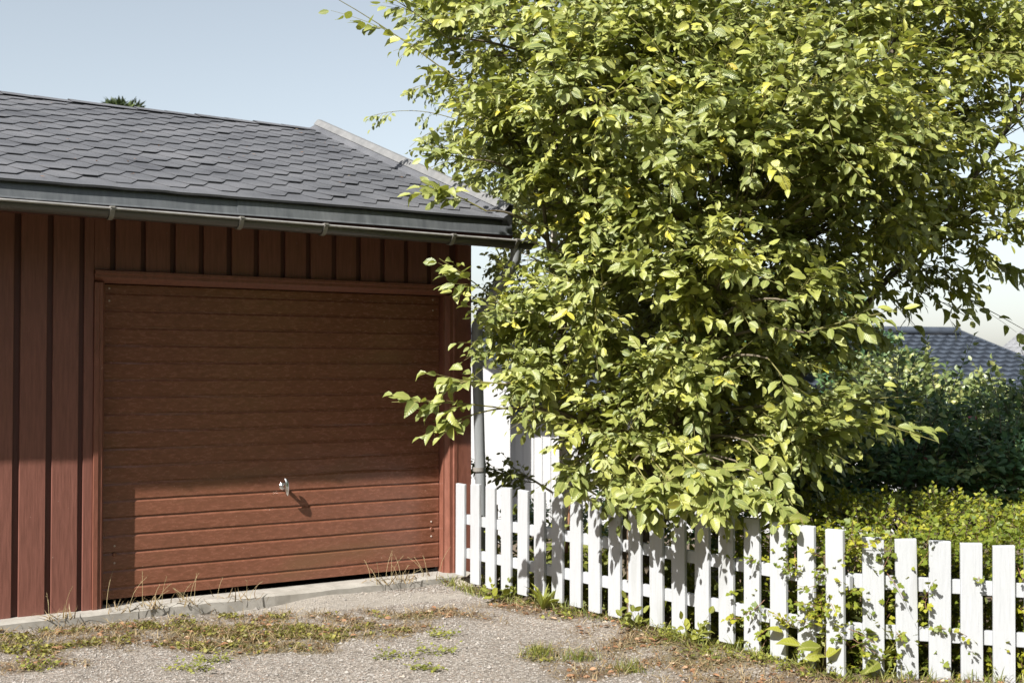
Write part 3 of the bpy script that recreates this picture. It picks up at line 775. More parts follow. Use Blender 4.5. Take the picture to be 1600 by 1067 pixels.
def stems_from(paths, wood, mb_n=10):
    sp, sr = [], []
    for pts, r0, r1 in paths:
        pts = np.array(pts); k = len(pts)
        t = np.linspace(0, k-1, k*5); i = np.minimum(t.astype(int), k-2); fr = (t-i)[:,None]
        # catmull-rom
        pm = np.vstack([2*pts[0]-pts[1], pts, 2*pts[-1]-pts[-2]])
        a, b_, c_, d_ = pm[i], pm[i+1], pm[i+2], pm[i+3]
        q = .5*((2*b_) + (-a+c_)*fr + (2*a-5*b_+4*c_-d_)*fr**2 + (-a+3*b_-3*c_+d_)*fr**3)
        rr_ = np.linspace(r0, r1, len(q)); wood.tube(q, rr_, mb_n); sp.append(q); sr.append(rr_)
    return np.vstack(sp), np.concatenate(sr)

# ------------------------------------------------------------------ the big tree
rg = np.random.default_rng(77)
TB = P(985, 940, 8.5); TB[2] = GZ
tree = empty('broadleaf_tree', tuple(TB)); tag(tree, 'large many stemmed broadleaf tree spilling sunlit yellow green leaves over the white fence', 'tree')
TI = -TB
wood, twm, fo = MB(), MB(), Foliage()
def Q(px, py, D): return P(px, py, D)
base = TB.copy()
paths = [
 ([base+[-.05,0,-.1], Q(985,800,8.4), Q(975,700,8.35), Q(945,560,8.4), Q(925,380,8.4), Q(905,180,8.3), Q(850,20,8.2), Q(810,-140,8.1)], .055, .014),
 ([base+[.05,.02,-.1], Q(1005,780,8.5), Q(1020,690,8.45), Q(1060,570,8.5), Q(1105,430,8.5), Q(1115,300,8.5), Q(1125,120,8.6), Q(1160,-120,8.7)], .062, .018),
 ([base+[.1,-.05,-.1], Q(1015,800,8.35), Q(1060,700,8.2), Q(1160,560,8.2), Q(1240,400,8.3), Q(1330,250,8.4), Q(1400,60,8.5), Q(1440,-120,8.6)], .05, .014),
 ([base+[.02,.1,-.1], Q(990,800,8.8), Q(1000,640,9.0), Q(1010,450,9.1), Q(1000,250,9.2), Q(1010,40,9.2), Q(1020,-180,9.2)], .045, .014),
 ([base+[.12,.05,-.1], Q(1040,790,8.7), Q(1120,690,8.8), Q(1280,560,9.0), Q(1400,420,9.1), Q(1520,280,9.2), Q(1620,120,9.3)], .045, .012),
 ([base+[-.1,-.02,-.1], Q(960,800,8.4), Q(935,700,8.2), Q(890,560,8.0), Q(862,420,7.95), Q(845,280,7.95)], .038, .010),
 ([base+[0,-.1,-.1], Q(1000,820,8.1), Q(1020,740,7.8), Q(1060,640,7.5), Q(1110,520,7.3), Q(1130,420,7.3)], .036, .010),
]
stem_p, stem_r = stems_from(paths, wood)
POLY = [(690,-60),(640,-40),(680,40),(690,130),(735,230),(750,290),(835,335),(845,400),(775,450),(768,560),(782,640),(865,685),(930,740),(970,790),(1080,790),(1180,770),(1250,745),(1290,700),(1330,640),(1310,570),(1330,500),(1420,470),(1500,430),(1560,400),(1640,380),(1720,300),(1760,100),(1680,-10),(1480,-60),(1200,-90),(900,-80)]
cs_, rs_ = [], []
tries = 0
while tries < 9000 and len(cs_) < 330:
    tries += 1
    px, py = rg.uniform(600,1780), rg.uniform(-230,810)
    if not in_poly(px, py, POLY): continue
    ed = edge_dist(px, py, POLY)
    th = .30 + 1.15*min(1, ed/260)
    D = 8.25 + rg.uniform(-th, th*.95)
    if py > 640: D = 7.95 + rg.uniform(-.65,.9)
    r_ = rg.uniform(.26,.40)
    if ed < r_*170: continue
    # open places where stems and the shaded interior show
    if math.hypot((px-1190)/130, (py-330)/60) < 1 and D < 8.75: continue
    if math.hypot((px-1050)/75, (py-660)/50) < 1 and D < 8.4: continue
    if D < 8.45 and (math.hypot((px-1112)/42, (py-330)/85) < 1 or math.hypot((px-925)/40, (py-240)/80) < 1 or math.hypot((px-865)/35, (py-60)/60) < 1 or math.hypot((px-1270)/70, (py-320)/55) < 1): continue
    if px > 1400 and py > -80 and (rg.random() < (.72 if py > 90 and px > 1420 else .35) or abs(D-8.35) > .42): continue
    if math.sin(px/61+1.3)*math.sin(py/53+px/140) > .34 and D < 8.55: continue
    if rg.random() < .12: continue
    c_ = Q(px, py, D)
    md = .30 if D < 8.3 else .42
    if cs_ and min(np.linalg.norm(np.array(cs_)-c_, axis=1)) < md: continue
    cs_.append(c_); rs_.append(r_)
AX = np.array([base[0]+.1, base[1]+.4])
grow(rg, fo, wood, twm, cs_, rs_, stem_p, stem_r, 5, 7, (8,12), (.038,.104), (.2,.42), .3, .55, .017, None, (.05,.8), AX)
# named outer sprays
SPRAYS = [((720,130,7.7),(522,-4,7.5),12),((700,60,7.8),(600,-10,7.7),8),((800,490,7.5),(686,404,7.4),9),((800,640,7.5),(612,628,7.4),12),((770,640,7.5),(680,668,7.45),7),((790,600,7.5),(690,598,7.4),7),
 ((1270,640,7.3),(1465,690,7.2),13),((1260,690,7.2),(1400,650,7.1),9),((1250,640,7.4),(1420,620,7.4),9),((1400,420,8.7),(1600,515,8.6),11),((1450,380,8.7),(1620,440,8.6),10),((1380,430,8.6),(1520,500,8.6),9),((1340,420,8.6),(1440,520,8.7),9),((1330,460,8.5),(1390,560,8.6),8),
 ((1170,690,7.0),(1245,800,6.75),10),((1150,720,7.0),(1195,790,6.8),8),((1080,720,7.1),(1150,770,6.8),9),((1020,720,7.2),(1075,790,6.9),9),((980,730,7.3),(1005,800,7.0),8),((900,720,7.6),(885,765,7.4),4),((1050,700,7.1),(1100,740,6.8),9),((990,720,7.2),(1040,810,6.9),9),((1090,730,7.0),(1125,805,6.75),9),((1060,740,7.0),(1000,790,6.9),8),((1130,720,7.0),(1165,800,6.75),8),((1200,740,6.95),(1215,815,6.7),8),((940,720,7.5),(975,790,7.3),7),
 ((1100,500,7.1),(1060,420,6.9),9),((1010,470,7.1),(985,390,6.9),10),((1230,470,7.0),(1290,420,6.85),10),((1260,520,7.0),(1380,490,6.9),10),((1200,560,6.9),(1260,640,6.8),9),
 ((1500,120,8.3),(1600,20,8.2),9),((1480,240,8.3),(1600,180,8.2),10),((1500,330,8.4),(1610,300,8.3),10),((760,330,7.6),(660,285,7.5),9),((740,250,7.6),(660,240,7.5),8),((1480,60,8.2),(1560,-20,8.1),8)]
for a, b_, nl_ in SPRAYS:
    a = Q(*a); b_ = Q(*b_); i = int(np.argmin(np.linalg.norm(stem_p-a, axis=1) + 1.2*np.maximum(0, stem_p[:,2]-a[2]+.1)))
    s0 = stem_p[i]; lp = bez(s0, (s0+a)/2+np.array([0,0,.12]), a, 8); wood.tube(lp, np.linspace(.012,.005,8), 6)
    v = b_-a; ln = np.linalg.norm(v); o2 = unit(np.array([v[0]*.5, -abs(v[1])-.5, .2]))
    main = bez(a, (a+b_)/2+np.array([0,0,.05*ln]), b_, 7); twm.tube(main, np.linspace(.005,.0022,7), 4, 0, False)
    twig(rg, fo, twm, main[3], main[-1]-main[3], np.linalg.norm(main[-1]-main[3])*.97, max(4,int(nl_*.6)), (.085,.13), o2, .2, .0025, .55, (.15,.62))
    for q in range(5):
        t = rg.uniform(.05,.7)*6; k = min(int(t),5); st = main[k]+(main[k+1]-main[k])*(t-k)
        twig(rg, fo, twm, st, unit(v)+unit(rg.normal(0,1,3))*.65, rg.uniform(.12,.24), rg.integers(4,7), (.075,.125), o2, .25, .0025, .6, (.1,.62))
def rebase(mb, origin): mb.v = [(a-origin[0], b_-origin[1], c_-origin[2]) for a, b_, c_ in mb.v]
def finish(root_o, org, parts_, fo_, cname, tmpl, mat, ratio, rg_):
    for mb, nm, mt in parts_:
        rebase(mb, org); mb.build(nm, mt, root_o)
    fo_.p = [p-org for p in fo_.p]
    return fo_.build(cname, tmpl, mat, ratio, root_o, rg_)
print('tree clusters', len(cs_), 'leaves', len(fo.p))
finish(tree, TB, [(wood,'trunk',M['bark']),(twm,'twigs',M['twig'])], fo, 'crown', OVATE, M['leaf'], .60, rg)

# ------------------------------------------------------------------ birch behind, at the garage corner
rg = np.random.default_rng(31)
BB = P(890, 880, 10.6); BB[2] = GZ
birch = empty('birch_tree', tuple(BB)); tag(birch, 'slender pale barked tree with small leaves rising behind the garage corner', 'tree')
wood, twm, fo = MB(), MB(), Foliage()
stem_p, stem_r = stems_from([([BB+[0,0,-.1], P(884,740,10.6), P(877,600,10.6), P(873,475,10.6), P(862,330,10.6), P(845,170,10.6), P(830,20,10.6)], .055, .015)], wood)
cs_, rs_ = [], []
BP = [(720,130),(740,60),(900,40),(1000,300),(980,640),(930,700),(860,640),(800,660),(770,620),(765,470),(785,400),(770,300),(715,230)]
while len(cs_) < 50:
    px, py = rg.uniform(670,1000), rg.uniform(40,720)
    if not in_poly(px, py, BP): continue
    if px < 870 and py > 610: continue
    if abs(px-878) < 30 and py > 420 and rg.random() < .75: continue
    cs_.append(P(px, py, 10.6+rg.uniform(-.8,.8))); rs_.append(rg.uniform(.22,.34))
for px, py in ((785,720),(930,740)): cs_.append(P(px, py, 9.9+rg.uniform(-.2,.2))); rs_.append(.2)
grow(rg, fo, wood, twm, cs_, rs_, stem_p, stem_r, 5, 5, (7,10), (.048,.072), (.14,.28), .5, .5, .012, np.array([0,0,-.25]), (.1,.9))
for a, b_ in (((720,190),(585,180)),((720,200),(640,230)),((710,150),(640,140)),((730,250),(650,280))):
    a = P(*a, 10.3); b_ = P(*b_, 10.2); i = int(np.argmin(np.linalg.norm(stem_p-a, axis=1)+1.2*np.maximum(0, stem_p[:,2]-a[2])))
    wood.tube(bez(stem_p[i], (stem_p[i]+a)/2+np.array([0,0,.15]), a, 8), np.linspace(.012,.004,8), 6)
    main = bez(a, (a+b_)/2+np.array([0,0,.12]), b_, 8); twm.tube(main, np.linspace(.004,.0015,8), 4, 0, False)
    for q in range(11):
        t = rg.uniform(.0,1)*7; k = min(int(t),6); st = main[k]+(main[k+1]-main[k])*(t-k)
        twig(rg, fo, twm, st, unit(b_-a)*.5+rg.normal(0,.3,3)-UP*.6, rg.uniform(.07,.16), 5, (.045,.065), unit(np.array([-.3,-1,0])), .6, .0016, .35, (.1,.8))
print('birch leaves', len(fo.p))
finish(birch, BB, [(wood,'trunk',M['birch_bark']),(twm,'twigs',M['twig'])], fo, 'crown', OVATE, M['birch_leaf'], .66, rg)

# reddish saplings beside the birch
for k, (p0, p1, p2, lab) in enumerate([((880,870),(888,770),(908,690),'slim reddish brown bare sapling stem leaning right behind the pickets'),((906,880),(908,790),(912,680),'thin upright reddish stem just right of the leaning sapling stem')]):
    b0 = P(*p0, 8.7); b0[2] = GZ; root = empty('sapling', tuple(b0)); tag(root, lab, 'sapling', 'reddish saplings behind the fence')
    m, tw, fo = MB(), MB(), Foliage()
    stem = bez(b0, P(*p1, 8.65), P(*p2, 8.5), 9); m.tube(stem, np.linspace(.016 if k == 0 else .010,.006,9), 7)
    for q in range(9):
        t = rg.uniform(.35,1)*8; i = min(int(t),7); st = stem[i]+(stem[i+1]-stem[i])*(t-i)
        twig(rg, fo, tw, st, rg.normal(0,1,3)+UP*.5, rg.uniform(.08,.18), 4, (.06,.09), np.array([0,-1,.2]), .2, .002, .6, (.2,.8))
    finish(root, b0, [(m,'stem',M['red_twig']),(tw,'twigs',M['twig'])], fo, 'leaves', OVATE, M['leaf'], .6, rg)

# ------------------------------------------------------------------ shrubs behind the fence
def shrub(name, label, cat, org, blobs, nleaf, Lr, tmpl, mat, ratio, seed, woodm, group=None, spike=0, upn=.7, rb=(0,.8)):
    rg_ = np.random.default_rng(seed); org = (org[0], org[1], GZ - float(drop(np.array(org[0]), np.array(org[1])))); root = empty(name, tuple(org)); tag(root, label, cat, group)
    wood_, fo_ = MB(), Foliage(); vols = np.array([b_[1]**2 for b_ in blobs]); vols = vols/vols.sum()
    for (c_, r_), v in zip(blobs, vols):
        c_ = np.array(c_, float)
        for q in range(3):
            g0 = np.array([org[0]+rg_.normal(0,.12), org[1]+rg_.normal(0,.12), org[2]-.05])
            lp = bez(g0, (g0+c_)/2+np.array([(c_[0]-g0[0])*-.2,0,.15]), c_+rg_.normal(0,.2,3)*r_, 7); wood_.tube(lp, np.linspace(.014,.004,7), 5)
        n = int(nleaf*v); ns = max(1, n//9)
        for s in range(ns):
            dv = unit(rg_.normal(0,1,3)); dv[2] = dv[2]*.8+.12; rad = r_*rg_.uniform(.35,1.0)**.5
            st = c_+dv*rad*np.array([1,1,.9]); td = unit(dv*.8+UP*.55+rg_.normal(0,.35,3)); ln = rg_.uniform(.12,.28)
            twig(rg_, fo_, wood_, st-td*ln*.5, td, ln, 9, Lr, unit(dv+np.array([0,-.4,0])), .2, .003, upn, rb)
        for s in range(int(spike*v)):
            dv = np.array([rg_.normal(0,.55), rg_.normal(0,.5), 1]); st = c_+unit(dv)*r_*.8; hgt = rg_.uniform(.3,.6)
            twig(rg_, fo_, wood_, st, dv*.6+UP*1.2, hgt, 16, Lr, unit(np.array([-.4,-.8,.2])), .1, .004, .5, (.4,1))
    finish(root, np.array(org, float), [(wood_,'stems',woodm)], fo_, 'foliage', tmpl, mat, ratio, rg_)
    return root, fo_
bl = []; tb = []
rg = np.random.default_rng(91)
for px, py, D, r_ in [(1330,720,11,.5),(1420,690,11.2,.55),(1520,680,11.3,.55),(1600,690,11.3,.6),(1380,760,10.6,.5),(1470,745,10.6,.5),(1560,740,10.6,.5),(1640,740,10.8,.6),(1400,630,11.6,.5),(1480,620,11.7,.5),(1570,640,11.6,.45),(1350,640,11.6,.5),(1280,760,10.8,.5),(1230,720,11,.5),(1700,660,11.4,.7),(1420,570,12,.32),(1540,600,12,.3),(1350,590,11.8,.4)]:
    if py < 685 and px > 1340: tb.append((P(px,py+24,D+2.6), r_*1.05))
    else: bl.append((P(px,py,D-1.5), r_*.86))
rose, rfo = shrub('rose_bush', 'tall dark green flowering bush with a few pink blooms behind the hedge at right', 'bush', (3.3,9.6,GZ), bl, 14000, (.06,.095), SIMPLE, M['dark_leaf'], .62, 91, M['bark'], spike=34)
for k, (px, py, D) in enumerate([(1383,640,9.2),(1405,690,9.1),(1374,777,8.8),(1596,703,9.2),(1450,720,9.1),(1325,690,9.1),(1520,655,9.3)]):
    c_ = P(px,py,D); n = 9; a = np.arange(n)*2.4
    pz = c_ - np.array([3.3,9.6,GZ]) + np.stack([.004*np.cos(a),.004*np.sin(a),0*a],1)
    dd = np.stack([np.cos(a),np.sin(a)-.4,.6+.1*(a%1)],1)
    leaf_cloud('flower', pz, dd, dd*.2+np.array([0,-.6,1]), np.full(n,.04), np.full(n,.035), rg.random(n), OVATE, M['petal'], rose)
tb += [(P(1470,670,13.6),.45),(P(1560,710,13),.55),(P(1640,690,13.4),.6),(P(1390,610,14),.4)]
tall, _ = shrub('tall_shrub', 'taller sunlit shrub with pale green upright shoots in front of the blue grey roof', 'bush', (5.0,13.6,GZ), tb, 13000, (.075,.115), OVATE, M['sunlit_leaf'], .6, 95, M['bark'], spike=20)
shrub('garden_shrub', 'shaded leafy shrub in the gloom right behind the tree trunks', 'bush', (1.75,10.6,GZ), [((1.2,10.6,.5),.5),((1.9,10.8,.7),.6),((2.4,10.9,.6),.5),((1.6,10.5,.25),.45),((2.6,10.4,.3),.4)], 6000, (.06,.09), SIMPLE, M['dark_leaf'], .6, 92, M['bark'])
shrub('background_tree', 'dense dark green tree standing far behind the big tree, left of the blue grey roof', 'tree', (5.0,22,GZ), [((4.2,22,2.2),1.1),((5.2,22.3,2.5),1.1),((4.8,21.8,1.2),1.2),((3.4,22,1.4),1.0),((6.1,22.2,1.5),1.0)], 9000, (.12,.18), SIMPLE, M['dark_leaf'], .7, 93, M['bark'])
shrub('garden_bush', 'low shaded bush against the white house wall behind the left pickets', 'bush', (.2,12.6,GZ), [((-.5,12.4,-.1),.25),((.2,12.6,-.1),.27),((.9,12.6,-.05),.3)], 1600, (.06,.09), SIMPLE, M['dark_leaf'], .6, 94, M['bark'])

# low undergrowth in the garden just behind the fence
rg = np.random.default_rng(44)
ps, ds, ns_, Ls, rs2 = [], [], [], [], []
while len(ps) < 6500:
    k = rg.uniform(.2, 19); back = rg.uniform(.08, 1.3)**1.0
    p2 = fence_line(k) + fnm*back
    z = GZ + abs(rg.normal(0,.14)) + .05*math.sin(k*2.1)
    if 8 < k < 12 and back < .5 and rg.random() < .5: continue
    ps.append((p2[0],p2[1],max(GZ,z))); d_ = rg.normal(0,1,3); d_[2] = abs(d_[2])*.7+.2; ds.append(d_); ns_.append(rg.normal(0,.5,3)+UP*.8); Ls.append(rg.uniform(.04,.09)); rs2.append(rg.random()*.8)
tag(leaf_cloud('undergrowth', ps, ds, ns_, Ls, np.array(Ls)*.6, rs2, OVATE, M['weed_leaf']), 'low leafy weeds covering the garden soil behind the pickets', 'weeds', kind='stuff')

# ------------------------------------------------------------------ hedge
rg = np.random.default_rng(55)
HB = np.array([3.0, 7.6, GZ])
hedge = empty('hedge', tuple(HB)); tag(hedge, 'clipped yellow green hedge with small lobed leaves pressing through the right end of the fence', 'hedge')
wood, fo = MB(), Foliage()
def hedge_front(x):                                # y of the front face
    if x < FEND[0]: return FEND[1] + (FEND[0]-x)*1.364 + .14
    return 6.46
def hedge_top(x, y): return .55 + .10*np.clip((y-6.5)/1.5,0,1) + .05*math.sin(2.3*x+1.2*y) + .035*math.sin(5.1*x-3*y) + .10*np.clip((x-2.4)/1.5,0,1)
cnt = 0
while cnt < 3600:
    x = rg.uniform(1.25,5.2); yf = hedge_front(x); y = rg.uniform(yf, 8.6)
    if x < 1.7 and y > yf + .9: continue
    top = hedge_top(x, y)
    if rg.random() < .42: y = yf + abs(rg.normal(0,.05)); z = GZ + (top-GZ)*rg.uniform(.1,1)
    else: z = top - abs(rg.normal(0,.09))
    front = (y-yf) < .15
    dv = np.array([rg.normal(0,.5), rg.normal(-.5 if front else 0,.5), rg.uniform(.2,1.1)])
    ln = rg.uniform(.07,.17)
    twig(rg, fo, wood, (x,y,z-ln*.4), dv, ln, 8, (.028,.046), unit(np.array([-.3,-1,.4])) if front else unit(np.array([-.3,-.4,1])), .1, .002, .7, (.1,.95)); cnt += 1
for k in range(150):
    x = rg.uniform(1.4,5.0); y = hedge_front(x)+rg.uniform(.05,.9); t_ = hedge_top(x,y)
    wood.tube([(x,y,GZ-.03),(x+rg.normal(0,.04),y+rg.normal(0,.04),GZ+.35),(x+rg.normal(0,.08),y+rg.normal(0,.08),t_-.1)], [.008,.005,.003], 4, 0, False)
finish(hedge, HB, [(wood,'stems',M['dark_wood'])], fo, 'foliage', LOBED, M['hedge_leaf'], 1.0, rg)
print('hedge leaves', len(fo.p))
# shoots pushing between and over the pickets
wood, fo = MB(), Foliage()
def on_fence(px):
    if px < 1330:
        i = np.interp(px, [q[0] for q in PICK1], np.arange(19)); return fence_line(i), fd
    return P(px, 900, 6.33)[:2], dv2
for px, py, n in [(1172,835,2),(1190,870,2),(1196,800,2),(1240,850,4),(1236,900,5),(1242,820,3),(1284,880,4),(1278,925,5),(1282,965,4),(1290,950,5),(1262,955,3),(1335,860,7),(1330,930,4),(1330,980,5),(1345,1000,4),(1390,850,5),(1385,890,4),(1395,990,5),(1410,1005,4),(1440,860,5),(1442,950,4),(1436,1000,3),(1490,985,3),(1535,890,3),(1540,1000,6),(1550,1040,6),(1590,1000,6),(1585,940,5),(1590,1040,6),(1520,1050,4),(1470,1050,3),(1330,1030,4),(1200,950,3),(1195,985,3),(1160,985,2),(1240,985,3),(1595,880,4)]:
    c2, dvv = on_fence(px)
    nn = np.array([dvv[1], -dvv[0]]); nn = nn if nn[1] < 0 else -nn
    for q in range(max(2, int(n*.7)) if px > 1320 else n):
        D = c2[1]; p = P(px+rg.normal(0,5), py+rg.normal(0,14), D); p[:2] = p[:2] - nn*rg.uniform(.0,.10)
        dv = np.array([nn[0]*.6+rg.normal(0,.5), nn[1]*.6, rg.normal(.15,.6)])
        ln = rg.uniform(.08,.20)
        twig(rg, fo, wood, p, dv, ln, rg.integers(6,11), (.026,.044), np.array([nn[0],nn[1],.3]), .15, .0022, .45, (.2,1))
rebase(wood, HB); wood.build('shoots', M['red_twig'], hedge); fo.p = [p-HB for p in fo.p]; fo.build('shoot_leaves', LOBED, M['hedge_leaf'], 1.0, hedge, rg)

# ------------------------------------------------------------------ unseen trees added behind the viewer to cut sky light on the garage (also mirrored)
rg = np.random.default_rng(303); n = 22000
t_ = rg.uniform(0, 52, n)
wx = np.where(t_ < 12, -14.0, np.where(t_ < 40, -14+(t_-12), 12.0)); wy = np.where(t_ < 12, 4-t_, np.where(t_ < 40, -8.0, -8+(t_-40)))
hz_ = (7.6+1.3*np.sin(t_*1.7)+.6*np.sin(t_*4.1))*rg.random(n)**.9
pz = np.stack([wx+rg.normal(0,.6,n), wy+rg.normal(0,.6,n), GZ+hz_], 1); dd = rg.normal(0,1,(n,3)); dd[:,2] -= .3
tag(leaf_cloud('light_block_trees', pz, dd, rg.normal(0,.6,(n,3))+UP*.6, rg.uniform(.35,.6,n), rg.uniform(.25,.4,n), rg.random(n), OVATE, M['dark_leaf']), 'unseen mass of dark trees added to hold sky light off the garage', 'light_block_trees', kind='stuff')

# ------------------------------------------------------------------ conifer behind the garage ridge
CB = np.array([P(190,165,24)[0], 24.0, GZ]); ctop = P(190,152,24)[2]
con = empty('conifer_tree', tuple(CB)); tag(con, 'conifer whose dark green tip just shows above the garage ridge', 'tree')
m = MB(); m.tube([(0,0,-.1),(.05,0,ctop-GZ-.3)], [.16,.02], 8); m.build('trunk', M['bark'], con)
rg = np.random.default_rng(66); n = 9000; hh_ = rg.uniform(.12,1,n)**.8; rad = (1-hh_)*1.7*np.sqrt(rg.random(n))+.34*rg.random(n); a = rg.uniform(0,6.28,n)
pz = np.stack([rad*np.cos(a), rad*np.sin(a), hh_*(ctop-GZ-.15)],1); dd = np.stack([np.cos(a),np.sin(a),.5+rg.random(n)*.8],1)+rg.normal(0,.4,(n,3))
leaf_cloud('crown', pz, dd, rg.normal(0,1,(n,3))+UP, rg.uniform(.10,.22,n), rg.uniform(.04,.07,n), rg.random(n), SIMPLE, M['needle'], con)

# ------------------------------------------------------------------ ground litter and small plants
rg = np.random.default_rng(101)
def drive_point(lim=None):
    while True:
        x, y = rg.uniform(-3.6,3.4), rg.uniform(5.9,9.6)
        if g_o(x,y) > .10 and f_side(np.array(x),np.array(y)) < .02: return x, y
pts = np.array([drive_point() for _ in range(26000)])
mo, so, cc = fields(pts[:,0], pts[:,1])
gzv = gheight(pts[:,0], pts[:,1])
def density(idx_, n): return idx_[:n]
# stones
ic = 11000; sel = np.arange(26000)[:ic]; keep = sel[rg.random(ic) > np.maximum(mo[sel], so[sel]*.75)]
st = MB()
octv = np.array([[1,0,0],[0,1,0],[-1,0,0],[0,-1,0],[.1,.1,.8],[0,0,-.6],[.7,.7,.25],[-.7,.6,.2]])
octf = [(0,6,4),(6,1,4),(1,7,4),(7,2,4),(2,3,4),(3,0,4),(0,1,6),(1,2,7)]
V = []; Fc = []
for q, i in enumerate(keep):
    s = rg.uniform(.003,.0085) if rg.random() < .96 else rg.uniform(.008,.015); a = rg.uniform(0,6.28)
    rot = np.array([[math.cos(a),-math.sin(a),0],[math.sin(a),math.cos(a),0],[0,0,1]])
    vv = (octv*rg.uniform(.75,1.25,(8,3))*s) @ rot.T + np.array([pts[i,0],pts[i,1],gzv[i]+s*.15])
    V.append(vv); Fc += [[8*q+j for j in f] for f in octf]
gme = bpy.data.meshes.new('gravel'); gme.from_pydata(np.vstack(V).tolist(), [], Fc); gme.materials.append(M['stone'])
gro = bpy.data.objects.new('gravel', gme); COL.objects.link(gro); tag(gro, 'loose grey gravel scattered over the drive', 'gravel', kind='stuff')
# ground cover, dry grass, litter
cl_ = .5+.5*np.sin(pts[:,0]*9+3*np.sin(pts[:,1]*7))*np.sin(pts[:,1]*13+2*np.sin(pts[:,0]*11))
def scatter(name, label, cat, w_, n, tmpl, mat, Lr, ratio, elev, zoff=.0, per=1, spread=.02, rbias=1.0):
    cand = np.arange(26000); wgt = w_*rg.random(26000); pick = np.argsort(-wgt)[:n]
    ps, ds, ns_, Ls, rr_ = [], [], [], [], []
    for i in pick:
        for k in range(per):
            a = rg.uniform(0,6.28); e = rg.uniform(*elev)
            ps.append((pts[i,0]+rg.normal(0,spread), pts[i,1]+rg.normal(0,spread), gzv[i]+zoff*rg.random()))
            ds.append((math.cos(a)*math.cos(e), math.sin(a)*math.cos(e), math.sin(e)))
            ns_.append(UP+rg.normal(0,.35,3)); Ls.append(rg.uniform(*Lr)); rr_.append(rg.random()**rbias)
    return tag(leaf_cloud(name, ps, ds, ns_, Ls, np.array(Ls)*ratio, rr_, tmpl, mat), label, cat, kind='stuff')
fs_ = f_side(pts[:,0], pts[:,1]); nearf = np.exp(-np.abs(fs_)/.13)
scatter('ground_cover', 'moss and small clover like weeds creeping over the gravel', 'ground cover', (mo**1.5+.12*nearf)*cl_**1.6*np.clip(1.25-.28*(pts[:,0]+2.6),.3,1.2), 800, OVATE, M['cover_leaf'], (.008,.026), .85, (.1,.9), .012, 6, .02)
scatter('dry_grass', 'short dry straw coloured grass along the edges of the drive', 'dry grass', so**1.2+.6*mo+.15*nearf+.02, 5200, BLADE, M['dry_grass'], (.02,.075), .06, (.0,1.1), .004, 3, .02)
scatter('green_grass', 'thin green grass growing through the gravel by the fence', 'grass', nearf*.6+.4*mo*cl_, 520, BLADE, M['grass'], (.03,.10), .06, (.5,1.4), .0, 4, .015)
scatter('fallen_leaves', 'dry brown leaf litter strewn on the drive', 'leaf litter', .6*so+.12*mo+.08+.25*nearf, 2300, OVATE, M['litter'], (.010,.046), .55, (-.1,.35), .012, 1, .02)

